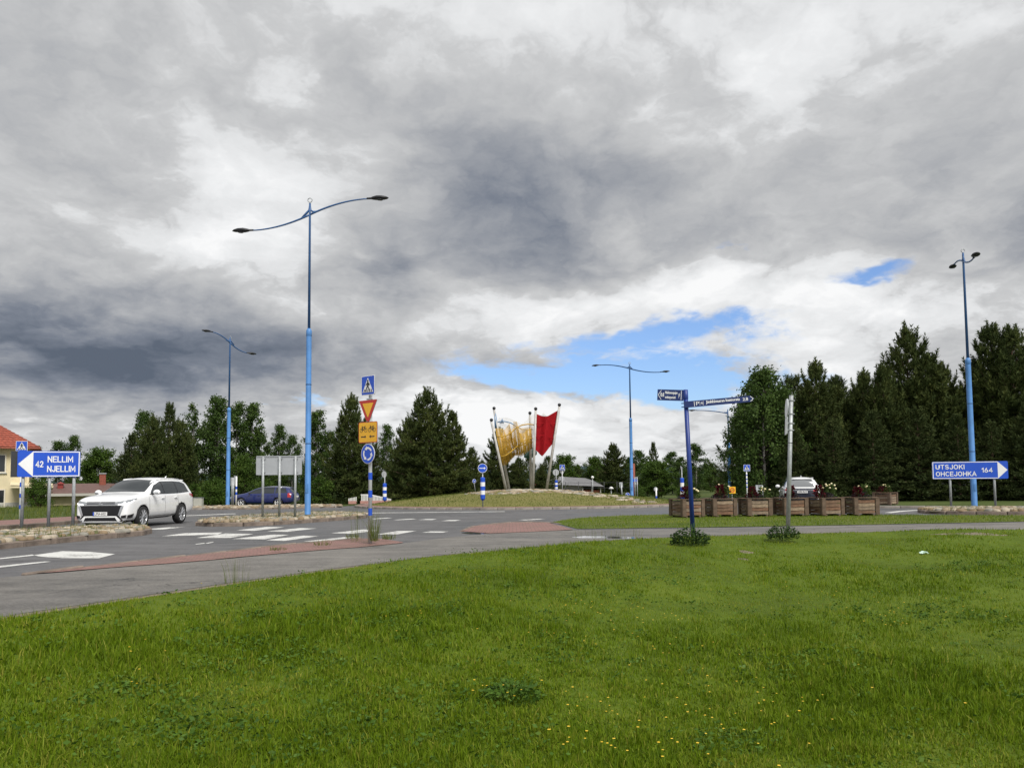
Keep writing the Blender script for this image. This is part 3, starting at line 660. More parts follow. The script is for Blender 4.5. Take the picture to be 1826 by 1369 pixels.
# broad-leaved weeds and clover in the lawn
M_WEED = leaf_mat('weed_leaves', (.030, .070, .010), (.070, .135, .018), (.11, .175, .03), rough=.55, trans=.2)
def leaf_quads(pos, nrm_dir, size, seed, aspect=.55):
    """one folded leaf of four corners at each position, pointing along nrm_dir"""
    r = np.random.RandomState(seed); n = len(pos); d = nrm_dir/np.linalg.norm(nrm_dir, axis=1, keepdims=True)
    u = np.cross(d, r.normal(size=(n, 3))); u /= np.linalg.norm(u, axis=1, keepdims=True)+1e-9
    s = size[:, None]
    V = np.stack([pos, pos+d*s*.5+u*s*aspect/2, pos+d*s, pos+d*s*.5-u*s*aspect/2], 1).reshape(-1, 3)
    k = np.arange(n)[:, None]*4
    return V, np.concatenate([k+[[0, 1, 2]], k+[[0, 2, 3]]], 1).reshape(-1, 3)
def lawn_weeds():
    q = np.random.RandomState(41); C = []
    for px_, py_, n_, s_ in ((620, 1090, 26, 1.1), (760, 1085, 22, .9), (430, 1165, 24, .7), (520, 1180, 22, .6), (640, 1130, 14, .6), (870, 1060, 14, .8), (330, 1290, 18, .5), (560, 1310, 22, .5), (720, 1260, 16, .6), (230, 1240, 14, .5),
                             (130, 1310, 10, .4), (1120, 1030, 12, .8), (1040, 1060, 12, .8), (1540, 1105, 14, .7), (1650, 1095, 12, .7), (1740, 1105, 14, .7), (1710, 1015, 16, .6), (1775, 1010, 12, .4), (1480, 1195, 16, .6), (1010, 1180, 10, .5), (1280, 1085, 10, .7), (905, 1235, 14, .28), (440, 1350, 14, .4), (830, 1330, 12, .5), (1300, 1330, 14, .4)):
        for _ in range(14):
            pass
        p = GP(px_, py_); 
        for _i in range(3):
            zz = float(lawn_z(np.array([p.x]), np.array([p.y]))[0]); d = px_dir(px_, py_); p = Vector((0, 0, CAM_H))+d*((zz-CAM_H)/d.z)
        for _i in range(n_*2): C.append((p.x+q.normal(0, s_*.55), p.y+q.normal(0, s_*.45)))
    for _i in range(700):
        a = q.uniform(-.8, .8); rr = q.uniform(3.6, 15); C.append((rr*math.sin(a), rr*math.cos(a)))
    P = []; Dn = []; S = []
    for x, y in C:
        if y > y_edge(x)-.3: continue
        z = float(lawn_z(np.array([x]), np.array([y]))[0]); k = q.randint(8, 16); s0 = q.uniform(.016, .042)
        hh = q.uniform(.02, .10)
        for _i in range(k):
            a = q.uniform(0, 6.283); P.append((x+q.normal(0, .06), y+q.normal(0, .06), z+hh*q.uniform(.3, 1))); Dn.append((math.cos(a), math.sin(a), q.uniform(-.1, .7))); S.append(s0*q.uniform(.7, 1.3))
    V, Fc = leaf_quads(np.array(P), np.array(Dn), np.array(S), 42, .6)
    o = bpy.data.objects.new('broadleaf_weeds', fast_mesh('broadleaf_weeds', V, Fc, M_WEED)); link(o); tag(o, kind='stuff')
lawn_weeds()
M_BUTTER = mat('buttercup_yellow', (.75, .50, .02), .5, var=.1)
def buttercups():
    q = np.random.RandomState(51); C = []
    for px_, py_, n_, s_ in ((1300, 1290, 12, .9), (1340, 1300, 6, .5), (1590, 1120, 16, .6), (1490, 1060, 12, 1.2), (1560, 1075, 8, 1.2), (1060, 1100, 22, .9), (1120, 1115, 12, .8), (1040, 1345, 12, .3), (920, 1250, 10, .3), (1150, 1290, 8, .6), (235, 1195, 5, .3), (240, 1240, 3, .2), (1640, 1095, 10, 1), (1230, 1180, 14, 1.5), (1190, 1240, 14, 1.2), (725, 1130, 5, .4), (1780, 1100, 10, .8), (1010, 1140, 10, .8), (500, 1070, 3, 1), (1250, 1345, 10, .6), (1500, 1215, 6, 1.6), (1150, 1350, 8, .5), (1420, 1290, 6, .6)):
        p = GP(px_, py_)
        for _i in range(3):
            zz = float(lawn_z(np.array([p.x]), np.array([p.y]))[0]); d = px_dir(px_, py_); p = Vector((0, 0, CAM_H))+d*((zz-CAM_H)/d.z)
        for _i in range(n_): C.append((p.x+q.normal(0, s_*.5), p.y+q.normal(0, s_*.4)))
    mb = MB()
    for x, y in C:
        if y > y_edge(x)-.2: continue
        z = float(lawn_z(np.array([x]), np.array([y]))[0]); h = q.uniform(.07, .15); r_ = q.uniform(.007, .0115); tx, ty = q.normal(0, .25, 2)
        mb.add([(x+r_*math.cos(k*1.2566)*1.0, y+r_*math.sin(k*1.2566), z+h+r_*.35) for k in range(5)]+[(x, y, z+h-r_*.3)], [(k, (k+1) % 5, 5) for k in range(5)]+[(0, 1, 2, 3, 4)], 0)
        mb.add([(x-.0015, y, z), (x+.0015, y, z), (x, y, z+h-r_*.3)], [(0, 1, 2)], 1)
    tag(mb.build('buttercups', [M_BUTTER, M_WEED]), kind='stuff')
buttercups()
# bare patches
def patch(px_, py_, sx, sy, n=14):
    p = GP(px_, py_)
    for _i in range(3):
        zz = float(lawn_z(np.array([p.x]), np.array([p.y]))[0]); d = px_dir(px_, py_); p = Vector((0, 0, CAM_H))+d*((zz-CAM_H)/d.z)
    mb = MB(); vs = [(p.x, p.y, float(lawn_z(np.array([p.x]), np.array([p.y]))[0])+.006)]
    for rr in (.5, 1):
        for k in range(n):
            a = 2*math.pi*k/n; q = rr*rnd.uniform(.75, 1.2); x, y = p.x+sx*q*math.cos(a), p.y+sy*q*math.sin(a); vs.append((x, y, float(lawn_z(np.array([x]), np.array([y]))[0])+(.006 if rr < 1 else -.012)))
    tag(mb.add(vs, [(0, 1+k, 1+(k+1) % n) for k in range(n)]+[(1+k, 1+n+k, 1+n+(k+1) % n, 1+(k+1) % n) for k in range(n)], 0, True).build('bare_soil', M_GRAVEL), kind='structure')
patch(1740, 951, 1.3, .45); patch(1331, 985, .22, .30); patch(1325, 1000, .15, .2)
def on_lawn(px_, py_):
    p = GP(px_, py_)
    for _i in range(4):
        zz = float(lawn_z(np.array([p.x]), np.array([p.y]))[0]); d = px_dir(px_, py_); p = Vector((0, 0, CAM_H))+d*((zz-CAM_H)/d.z)
    return p
# ------------------------------------------------------------------ trees
M_BARK = mat('pine_bark', (.10, .06, .042), .9, var=.4, scale=5, bump=.6, bscale=20)
M_BIRCHB = mat('birch_bark', (.42, .40, .37), .8, var=.1, scale=3, c2=(.07, .065, .06), detail=8)
M_TWIG = mat('dark_twig', (.05, .038, .03), .9, var=.2)
M_PINE = leaf_mat('pine_needles', (.020, .034, .011), (.058, .080, .022), (.135, .152, .044), rough=.7, nscale=.35, trans=.12)
M_SPRUCE = leaf_mat('spruce_needles', (.019, .033, .012), (.050, .070, .022), (.108, .126, .040), rough=.7, nscale=.35, trans=.1)
M_BIRCH = leaf_mat('birch_leaves', (.026, .054, .013), (.056, .098, .022), (.10, .148, .036), rough=.55, nscale=.4, trans=.28)
M_BUSH = leaf_mat('bush_leaves', (.028, .060, .010), (.062, .110, .018), (.11, .16, .03), rough=.55, nscale=.5, trans=.28)
def unit(v): return v/(np.linalg.norm(v, axis=-1, keepdims=True)+1e-9)
def needles(P, Dn, ln, wd, k, r, spread=.55):
    """k thin needle sprays fanned round each shoot"""
    n = len(P); P = np.repeat(P, k, 0); Dn = np.repeat(unit(Dn), k, 0); ln = np.repeat(ln, k)*r.uniform(.7, 1.2, n*k)
    d = unit(Dn+r.normal(0, spread, (n*k, 3))); u = unit(np.cross(d, r.normal(size=(n*k, 3))))*wd*np.repeat(r.uniform(.8, 1.2, n), k)[:, None]
    V = np.stack([P-u*.5, P+u*.5, P+d*ln[:, None]], 1).reshape(-1, 3)
    return V, np.arange(n*k*3).reshape(-1, 3)
def pine_geo(seed, H=12.0, Rr=3.2, low=.05, dens=1.15, shape=.8, up=.5, k=7, tuft=.50):
    r = np.random.RandomState(seed); P = []; Dn = []; S = []; wood = []
    nw = int(27*dens**.5); lean = r.normal(0, .012, 2)
    for iw in range(nw):
        t = low+(1-low)*((iw+r.uniform(-.3, .3))/(nw-1)); t = min(max(t, low), .985); z0 = H*t
        Lm = Rr*((1-t)**shape)*min(1, .78+1.2*t)+.30
        nb = r.randint(6, 9) if t < .8 else r.randint(4, 7)
        ph = r.uniform(0, 6.28)
        for ib in range(nb):
            a = ph+6.283*ib/nb+r.normal(0, .25); L = Lm*r.uniform(.6, 1.25)
            e0 = R(2+r.uniform(-8, 10))+t*t*R(62)*up*1.3; ex_ = R(30)*r.uniform(.5, 1.4)
            ns = max(3, int(L/.30*dens)); p = np.array([lean[0]*z0, lean[1]*z0, z0]); q0 = p.copy()
            for js in range(ns):
                s = (js+1)/ns; e = e0+ex_*s*s-R(6)*(1-t)
                d = np.array([math.cos(a)*math.cos(e), math.sin(a)*math.cos(e), math.sin(e)]); p = p+d*(L/ns)
                if s < .22 and r.random_sample() < .6: continue
                nside = 2 if s < .85 else 1
                for sd in ((-1, 1) if nside == 2 else (0,)):
                    sl = (L*.34*(1-s)+.16)*r.uniform(.6, 1.2)*abs(sd); aa = a+sd*R(55)*r.uniform(.7, 1.2)
                    dd = np.array([math.cos(aa)*math.cos(e), math.sin(aa)*math.cos(e), math.sin(e)+.12])
                    m_ = max(1, int(sl/.3))
                    for jj in range(m_):
                        P.append(p+dd*sl*(jj+1)/m_+r.normal(0, .05, 3)); Dn.append(dd+np.array([0, 0, .35+.5*t])); S.append(tuft)
                if s > .8:
                    P.append(p); Dn.append(d+np.array([0, 0, .9])); S.append(tuft*1.25)
                    if s > .99 and t > .25:
                        hgt = r.uniform(.2, .55)+.5*t; mm = 4
                        for jj in range(mm): P.append(p+np.array([d[0]*.1*jj, d[1]*.1*jj, hgt*(jj+.5)/mm])); Dn.append(np.array([d[0]*.15, d[1]*.15, 1.])); S.append(tuft*(1.0-.14*jj))
            wood.append((q0, p, .012*L+.006))
    for jj in range(7): P.append(np.array([lean[0]*H, lean[1]*H, H*(.93+.012*jj)])); Dn.append(np.array([0, 0, 1.])); S.append(tuft*1.1)
    V, Fc = needles(np.array(P), np.array(Dn), np.array(S), .105, k, r)
    mb = MB(); pts = [(lean[0]*H*t, lean[1]*H*t, H*t) for t in (0, .03, .25, .5, .75, .97)]
    mb.tube(pts, [H*.019, H*.0155, H*.013, H*.0095, H*.005, H*.0015], 8)
    for a, b, w_ in wood[::3]: mb.tube([a, (a+b)/2-np.array([0, 0, .06]), b], [w_*1.6, w_, w_*.4], 4, cap=False)
    return V, Fc, mb
def birch_geo(seed, H=12.0, Rr=2.6, low=.12, nb=46, leaves=9000, droop=.8, size=.17, oval=.55, multi=1):
    r = np.random.RandomState(seed); mb = MB(); P = []; Dn = []
    stems = []
    for i in range(multi):
        a = r.uniform(0, 6.28); off = (0 if multi == 1 else .35)
        top = np.array([math.cos(a)*Rr*.35*(multi > 1)+r.normal(0, .15), math.sin(a)*Rr*.35*(multi > 1)+r.normal(0, .15), H*(1 if i == 0 else r.uniform(.8, .95))]); b0 = np.array([math.cos(a)*off, math.sin(a)*off, 0])
        bend = r.normal(0, .18, 2); pts = [b0*(1-t)+top*t+np.array([bend[0], bend[1], 0])*math.sin(3.14*t) for t in np.linspace(0, 1, 7)]
        mb.tube(pts, [H*.0125*(1-t)**.8+.012 for t in np.linspace(0, 1, 7)], 8); stems.append(pts)
    per = leaves//(nb*3)
    for ib in range(nb):
        st = stems[ib % multi]; t = low+(1-low)*((ib+r.uniform(0, 1))/nb); t = min(t, .97); i = min(5, int(t*6)); f = t*6-i; p = st[i]*(1-f)+st[i+1]*f
        env = (math.sin(math.pi*min(1, max(0, (t-low)/(1-low)))**oval))**.75
        L = Rr*(.28+.85*env)*r.uniform(.6, 1.2); a = r.uniform(0, 6.283); e = R(48-18*(1-t))*r.uniform(.6, 1.2)
        pts = [p]; d = np.array([math.cos(a)*math.cos(e), math.sin(a)*math.cos(e), math.sin(e)])
        for s in range(5):
            d = unit(d+np.array([r.normal(0, .1), r.normal(0, .1), -.20*droop*(s+.4)/2.2])); pts.append(pts[-1]+d*L/5)
        mb.tube(pts, [.010*L+.012, .009*L+.008, .007*L+.006, .006, .005, .003], 4, 1, cap=False)
        for c in range(3):
            f = r.uniform(.35, 1.0)*5; i = min(4, int(f)); q = pts[i]*(1-(f-i))+pts[i+1]*(f-i)
            hang = r.uniform(.5, 1.5)*droop; rad = r.uniform(.28, .55)*(Rr/2.6)**.5
            n_ = per; w_ = r.normal(0, 1, (n_, 3))*np.array([rad, rad, rad*.75])*.62
            dz_ = np.abs(r.normal(0, .5, n_))*hang; Q = q+w_; Q[:, 2] -= dz_*.8
            P.append(Q); Dn.append(unit(np.stack([r.normal(0, 1, n_), r.normal(0, 1, n_), r.normal(-.6*droop, .6, n_)], -1)))
    P = np.concatenate(P); Dn = np.concatenate(Dn)
    V, Fc = leaf_quads(P, Dn, size*r.uniform(.7, 1.3, len(P)), seed+1, .7)
    return V, Fc, mb
def bush_geo(seed, H=3.0, Rr=2.0, leaves=6000, size=.16):
    r = np.random.RandomState(seed); mb = MB(); P = []
    nc = 34
    for c in range(nc):
        a = r.uniform(0, 6.283); q = r.random_sample()**.5; t = r.uniform(.12, 1); rr = Rr*q*math.sqrt(max(.05, 1-(t-.35)**2/.55))*.85
        ctr = np.array([rr*math.cos(a), rr*math.sin(a), H*t*(1-.25*q*q)*.92]); n_ = leaves//nc
        P.append(ctr+r.normal(0, 1, (n_, 3))*np.array([.26, .26, .2])*Rr*.55)
        mb.tube([(0, 0, 0), ctr*np.array([.4, .4, .5]), ctr], [.05, .03, .01], 5, cap=False)
    P = np.concatenate(P); P = P[P[:, 2] > .02]
    V, Fc = leaf_quads(P, r.normal(0, 1, (len(P), 3))+np.array([0, 0, .1]), size*r.uniform(.7, 1.3, len(P)), seed+1, .7)
    return V, Fc, mb
PROTO = {}
def proto(key, geo, lm, bm):
    V, Fc, mb = geo; PROTO[key] = (fast_mesh('crown', V, Fc, lm), mb.mesh('trunk', [bm, M_TWIG]), V[:, 2].max(), np.percentile(np.hypot(V[:, 0], V[:, 1]), 96))
for i, (sd_, Rr, sh, up, low) in enumerate(((101, 4.6, .62, .55, .02), (102, 4.0, .68, .6, .03), (103, 5.0, .55, .5, .03), (104, 3.5, .75, .5, .02))):
    proto('pine%d' % i, pine_geo(sd_, 12, Rr, low, 1.15, sh, up), M_PINE, M_BARK)
proto('tallpine0', pine_geo(111, 14, 4.0, .20, 1.0, .55, .6), M_PINE, M_BARK)
proto('tallpine1', pine_geo(112, 14, 3.6, .26, 1.0, .5, .6), M_PINE, M_BARK)
proto('spruce0', pine_geo(121, 13, 3.6, .01, 1.1, 1.0, .25, k=6, tuft=.45), M_SPRUCE, M_BARK)
proto('spruce1', pine_geo(122, 13, 4.0, .01, 1.1, .9, .3, k=6, tuft=.45), M_SPRUCE, M_BARK)
proto('birch0', birch_geo(131, 12, 3.0, .10, 60, 9500, size=.24), M_BIRCH, M_BIRCHB)
proto('birch1', birch_geo(132, 12, 2.4, .12, 52, 7800, .7, size=.24), M_BIRCH, M_BIRCHB)
proto('birch2', birch_geo(133, 12, 4.0, .02, 130, 20000, 1.2, size=.26), M_BIRCH, M_BIRCHB)
proto('birch3', birch_geo(134, 12, 2.6, .25, 40, 5600, .5, size=.24, multi=2), M_BIRCH, M_BIRCHB)
proto('bush0', bush_geo(141), M_BUSH, M_BARK)
proto('bush1', bush_geo(142, 3.4, 1.7, 5200, .15), M_BUSH, M_BARK)
proto('round0', birch_geo(151, 8, 3.8, .04, 84, 14000, .35, .27, .7, multi=2), M_BUSH, M_BARK)
TREE_NAME = {'pine': 'pine_tree', 'tallpine': 'pine_tree', 'spruce': 'spruce_tree', 'birch': 'birch_tree', 'bush': 'bush', 'round': 'leafy_tree'}
CAT = {'pine_tree': 'tree', 'spruce_tree': 'tree', 'birch_tree': 'tree', 'bush': 'bush', 'leafy_tree': 'tree'}
def tree(key, px_, top, depth, wf, label, group=None):
    cm, tm, h0, r0 = PROTO[key]; b = AT(px_, depth, 895); zt = PT(px_, top, depth).z; s = (zt-b.z)/h0
    nm = TREE_NAME[key.rstrip('0123456789')]
    t = thing(nm, label, CAT[nm], b, rnd.uniform(0, 6.283), group); t.scale = (s*wf, s*wf, s)
    link(bpy.data.objects.new('trunk', tm), t); link(bpy.data.objects.new('crown', cm), t); return t
TREES = [
 # left, beyond the low houses
 ('birch0', 62, 792, 96, 1.1, 'pale green birch showing above the low yellow outbuilding roof, beside the house gable'),
 ('birch1', 128, 772, 98, 1.0, 'slim birch with ragged top rising just right of the Nellim sign'),
 ('birch0', 100, 783, 94, 1.1, 'leafy birch rising directly behind the Nellim sign'),
 ('round0', 190, 793, 86, 1.0, 'broad green leafy tree between the Nellim sign and the dark conifers'),
 ('round0', 158, 815, 90, .8, 'smaller rounded leafy tree behind the low outbuilding chimney'),
 ('spruce1', 232, 768, 70, 1.1, 'dark low spruce at the left end of the conifer clump behind the white car'),
 ('birch0', 256, 728, 72, .85, 'tall drooping birch at the left shoulder of the dark clump behind the white car'),
 ('pine0', 268, 735, 66, .85, 'bushy dark pine directly above the white car roof'),
 ('spruce0', 300, 714, 70, .95, 'pointed dark spruce, tallest tree above the white car'),
 ('pine3', 322, 745, 68, 1.0, 'narrow dark pine right of the white car tail'),
 ('birch3', 336, 716, 76, .7, 'thin bare-stemmed birch with a small ragged tuft for a crown, left of the left lamp'),
 ('birch3', 366, 702, 75, .85, 'tall birch with clumpy crown just left of the left lamp post'),
 ('birch1', 389, 700, 73, .9, 'tall airy birch crown half behind the left lamp post'),
 ('birch0', 424, 712, 72, .85, 'tall birch immediately right of the left lamp post'),
 ('birch1', 446, 712, 72, 1.0, 'pointed birch at the right end of the tall birch row, above the grey sign back'),
 ('birch0', 466, 768, 76, .8, 'short birch sloping down at the right of the tall birch row'),
 ('round0', 440, 806, 66, .75, 'light green rounded tree right above the blue car bonnet'),
 ('bush0', 380, 848, 62, .9, 'green bush at the foot of the left lamp post'),
 ('bush1', 345, 858, 63, 1.0, 'dark bush behind the grey cabinet'),
 ('bush0', 475, 850, 65, 1.0, 'bush hidden behind the grey sign back above the blue car'),
 ('birch1', 497, 752, 84, .9, 'slender birch top in the gap left of the large lamp post'),
 ('birch0', 521, 772, 84, .8, 'low birch just left of the large lamp post'),
 ('birch1', 561, 726, 73, 1.0, 'birch standing right behind the large lamp post'),
 ('birch0', 590, 765, 73, .9, 'birch with sloping crown between large lamp post and the give-way sign pole'),
 ('bush1', 572, 845, 64, 1.1, 'bush at the woodland edge right of the large lamp post'),
 ('pine1', 622, 697, 66, .9, 'dark pine directly behind the stacked traffic signs'),
 ('spruce0', 655, 740, 68, .9, 'dark spruce filling behind the yellow bicycle plate'),
 ('birch1', 690, 752, 80, .8, 'pale birch showing in the gap right of the traffic sign stack'),
 ('pine0', 766, 686, 63, 1.0, 'large bushy pine with many upright leaders, left of the mound arrow sign'),
 ('pine2', 728, 738, 65, .75, 'lower pine leaning against the left side of the large bushy pine'),
 ('pine3', 806, 728, 65, 1.15, 'narrow pine on the right shoulder of the large bushy pine'),
 ('pine3', 842, 795, 70, 1.2, 'small pine just left of the mound arrow sign'),
 ('pine1', 888, 757, 76, .95, 'dark pine behind the left poles of the sculpture'),
 ('pine2', 925, 812, 74, .9, 'low spreading pine beneath the golden rods of the sculpture'),
 ('pine0', 968, 826, 74, .9, 'low spreading pine beneath the red banner of the sculpture'),
 ('spruce1', 860, 820, 72, 1.0, 'small dark spruce behind the round arrow sign on the mound'),
 ('round0', 1003, 806, 110, 1.0, 'green leafy tree right of the red banner, behind the pedestrian sign'),
 ('round0', 1056, 810, 118, .85, 'light rounded tree above the grey roofed building'),
 ('pine0', 1093, 787, 92, 1.1, 'dark pine just left of the middle lamp post'),
 ('round0', 1182, 818, 84, 1.25, 'bright green broad bush-like tree between middle lamp post and blue finger post'),
 ('birch0', 1140, 800, 104, 1.4, 'birch rising just right of the middle lamp post'),
 ('spruce0', 1167, 786, 128, .9, 'thin spire of a spruce far behind the bright green tree'),
 ('birch0', 1200, 803, 112, 1.5, 'birch left of the blue finger post in the distance'),
 ('birch0', 1240, 788, 106, 1.25, 'tall birch just right of the blue finger post'),
 ('birch0', 1124, 812, 108, 1.3, 'leafy tree half hidden behind the middle lamp post'),
 ('round0', 1153, 818, 98, 1.0, 'rounded green tree between the middle lamp post and the bright green tree'),
 ('birch0', 1216, 812, 104, 1.3, 'birch directly behind the blue and white marker column near the finger post'),
 ('round0', 1268, 822, 125, 1.1, 'distant green tree left of the single-arm lamp base'),
 ('round0', 1078, 826, 116, .9, 'distant green tree between the grey building and the dark pine'),
 ('round0', 1032, 832, 122, .9, 'small distant tree above the ridge of the grey roofed building'),
 ('round0', 1292, 838, 140, 1.1, 'distant dark green tree behind the single-arm lamp post'),
 ('bush0', 1140, 868, 78, 1.0, 'low bush beside the blue sign behind the middle lamp post'),
 ('bush0', 1222, 862, 80, 1.1, 'low bush behind the leftmost planter box'),
 ('round0', 1262, 842, 150, 1.0, 'distant tree by the small cream apartment block'),
 # right wood
 ('birch2', 1366, 648, 64, .92, 'large drooping birch right of the single-arm lamp'),
 ('birch0', 1330, 700, 68, .9, 'birch on the left edge of the right-hand wood, beside the single-arm lamp'),
 ('birch1', 1398, 690, 66, 1.0, 'narrow birch just left of the grey sign post'),
 ('pine1', 1456, 634, 64, .95, 'pointed pine immediately right of the grey sign post'),
 ('pine3', 1500, 680, 66, 1.2, 'lower pine in the dip right of the pointed pine'),
 ('pine1', 1543, 652, 64, .9, 'pine with sparse top on the left flank of the tallest pine group'),
 ('pine0', 1622, 570, 64, .8, 'tallest pine of the right-hand wood, left of the right lamp post'),
 ('pine1', 1585, 640, 62, .9, 'pine at the left shoulder of the tallest pine'),
 ('pine3', 1664, 622, 63, 1.2, 'pine at the right shoulder of the tallest pine'),
 ('pine1', 1697, 640, 66, .9, 'pine just left of the right lamp post'),
 ('tallpine1', 1745, 640, 70, .9, 'open-crowned pine just right of the right lamp post'),
 ('tallpine0', 1778, 568, 62, .95, 'tall pine with visible trunk at right edge of the picture'),
 ('tallpine1', 1815, 572, 60, 1.0, 'rightmost tall pine, cut by the picture edge'),
 ('spruce1', 1420, 760, 60, 1.2, 'low dark spruce behind the grey sign post'),
 ('spruce1', 1490, 742, 59, 1.2, 'low dark spruce behind the rightmost flower boxes'),
 ('spruce0', 1560, 728, 58, 1.3, 'dark spruce above the seventh planter box further back'),
 ('spruce1', 1640, 720, 58, 1.3, 'dark spruce directly behind the Utsjoki sign, left half'),
 ('spruce0', 1712, 735, 57, 1.3, 'dark spruce behind the Utsjoki sign, right half'),
 ('spruce1', 1775, 745, 57, 1.25, 'dark spruce behind the white arrow of the Utsjoki sign'),
 ('spruce1', 1838, 715, 56, 1.2, 'dark spruce cut by the right picture edge'),
 ('pine2', 1870, 600, 62, 1.0, 'pine just beyond the right picture edge'),
 ('bush1', 1340, 855, 62, 1.0, 'dark bush under the birches behind the pedestrian sign'),
]
for tr in TREES: tree(*tr)
# the dense wood behind the front rows reads as one mass
def forest(name, spans, seed):
    r = np.random.RandomState(seed); Vs = []; Fs = []; k = 0
    lo = [pine_geo(201, 12, 4.6, .0, .55, .65, .5, k=5, tuft=.75), pine_geo(202, 12, 4.0, .0, .55, .75, .5, k=5, tuft=.75)]
    for x0, x1, top, d0, d1, n in spans:
        for i in range(n):
            px_ = x0+(x1-x0)*(i+r.uniform(.1, .9))/n; dp = r.uniform(d0, d1); b = AT(px_, dp, 895); zt = PT(px_, top+r.uniform(-6, 34), dp).z
            V, Fc, _ = lo[r.randint(2)]; s = (zt-b.z)/12.0; a = r.uniform(0, 6.28); c_, s_ = math.cos(a), math.sin(a)
            Vn = np.stack([(V[:, 0]*c_-V[:, 1]*s_)*s*1.15+b.x, (V[:, 0]*s_+V[:, 1]*c_)*s*1.15+b.y, V[:, 2]*s+b.z], -1)
            Vs.append(Vn); Fs.append(Fc+k); k += len(Vn)
    o = bpy.data.objects.new(name, fast_mesh(name, np.concatenate(Vs), np.concatenate(Fs), M_SPRUCE)); link(o); tag(o, kind='stuff')
forest('forest', [(215, 480, 795, 76, 90, 10), (480, 720, 805, 82, 94, 10), (690, 1000, 822, 80, 96, 12), (1030, 1290, 826, 110, 150, 18), (1320, 1420, 720, 72, 86, 6), (1410, 1900, 690, 70, 88, 18)], 301)
# undergrowth along the woodland edge
def undergrowth():
    r = np.random.RandomState(77); P = []
    for x0, x1, d0, d1, h, n in ((200, 420, 62, 66, 1.6, 5200), (420, 700, 63, 67, 1.5, 5200), (690, 1000, 72, 76, 1.4, 4200), (1315, 1860, 57, 60, 1.2, 6000)):
        for _ in range(n//60):
            px_ = r.uniform(x0, x1); dp = r.uniform(d0, d1); b = AT(px_, dp, 895); hh = h*r.uniform(.25, .95)
            P.append(np.array([b.x, b.y, b.z+hh*.45])+r.normal(0, 1, (60, 3))*np.array([.75, .5, hh*.33]))
    P = np.concatenate(P)
    V, Fc = leaf_quads(P, r.normal(0, 1, P.shape), .22*r.uniform(.6, 1.3, len(P)), 78, .5)
    o = bpy.data.objects.new('undergrowth', fast_mesh('undergrowth', V, Fc, leaf_mat('understory_leaves', (.010, .019, .006), (.026, .040, .011), (.055, .070, .020), rough=.7, trans=.12))); link(o); tag(o, kind='stuff')
undergrowth()

# ------------------------------------------------------------------ buildings
M_YWALL = mat('cream_render', (.62, .54, .36), .9, var=.08, scale=1.5, bump=.15)
M_TILE = mat('red_roof_tile', (.26, .062, .036), .7, var=.25, scale=4)
M_BRNROOF = mat('brown_roof', (.13, .075, .065), .7, var=.15, scale=3)
M_GREYROOF = mat('grey_roof', (.15, .15, .155), .7, var=.15, scale=2)
M_FRAME = mat('window_frame', (.62, .58, .48), .6, var=.05)
M_GLASS = mat('dark_glass', (.015, .018, .022), .06, var=.0, spec=.8)
M_BRICK = mat('chimney_brick', (.24, .07, .045), .85, var=.25, scale=9)
M_BWALL = mat('pale_plaster', (.42, .41, .37), .9, var=.1, scale=1)
M_PINKW = mat('pink_concrete', (.42, .22, .19), .85, var=.15, scale=3)
def window(parent, x, z, w_, h_, y):
    f = MB(); t = .09
    for (cx, cz, a, b) in ((x, z+h_/2+t/2, w_+2*t, t), (x, z-h_/2-t/2, w_+2*t, t), (x-w_/2-t/2, z, t, h_), (x+w_/2+t/2, z, t, h_), (x, z, .06, h_)): f.box((cx, y-.03, cz), (a, .08, b))
    o = f.build('window', M_FRAME, parent); g = MB(); g.box((x, y-.012, z), (w_-.004, .02, h_-.004)); g.build('pane', M_GLASS, o)
    s = MB(); s.box((x, y-.06, z-h_/2-t-.025), (w_+.3, .14, .05)); s.build('sill', M_GALV, o)
def tiled_slope(parent, p00, p10, p01, p11, nu, nv, th, m, name='roof_tile_course'):
    """roof plane as overlapping tile courses"""
    mb = MB()
    P = lambda u, v: Vector(p00)*(1-u)*(1-v)+Vector(p10)*u*(1-v)+Vector(p01)*(1-u)*v+Vector(p11)*u*v
    nrm = (Vector(p10)-Vector(p00)).cross(Vector(p01)-Vector(p00)).normalized()
    for j in range(nv):
        for i in range(nu):
            a, b, c, d = P(i/nu, j/nv), P((i+1)/nu, j/nv), P((i+1)/nu, (j+1)/nv), P(i/nu, (j+1)/nv); m1, m2 = (a+b)/2, (c+d)/2
            vs = [a+nrm*th*.55, m1+nrm*th*1.2, b+nrm*th*.55, c, m2+nrm*th*.5, d]
            mb.add(vs+[a-nrm*.02, b-nrm*.02], [(0, 1, 4, 5), (1, 2, 3, 4), (0, 6, 7, 2, 1)])
    return tag(mb.build(name, m, parent), kind='stuff')
# cream two-storey house, left edge
hb = AT(20, 60); hz = G(0, 60)
X = lambda px_, y=850: PT(px_, y, 60).x
Zp = lambda py_, px_=30: PT(px_, py_, 60).z
xr = X(52); xl = xr-15; eave = Zp(797, 55)-hz; dep = 9.0
house = thing('house', 'cream two-storey house with red tiled roof cut by left picture edge', 'house', (xr, 60, hz), R(31))
mb = MB(); mb.box(((xl-xr)/2, dep/2, eave/2+.2), (xr-xl, dep, eave-.4)); mb.build('wall', M_YWALL, house)
mb = MB(); mb.box(((xl-xr)/2, dep/2-.0, .15), (xr-xl+.1, dep+.1, .5)); mb.build('plinth', M_BWALL, house)
ov = .6; rise = 3.0
a0, a1, b0_, b1_ = (xl-xr-ov, -ov, eave), (ov, -ov, eave), (xl-xr-ov, dep+ov, eave), (ov, dep+ov, eave)
r0_, r1_ = (xl-xr+3.5, dep/2, eave+rise), (-4.0, dep/2, eave+rise)
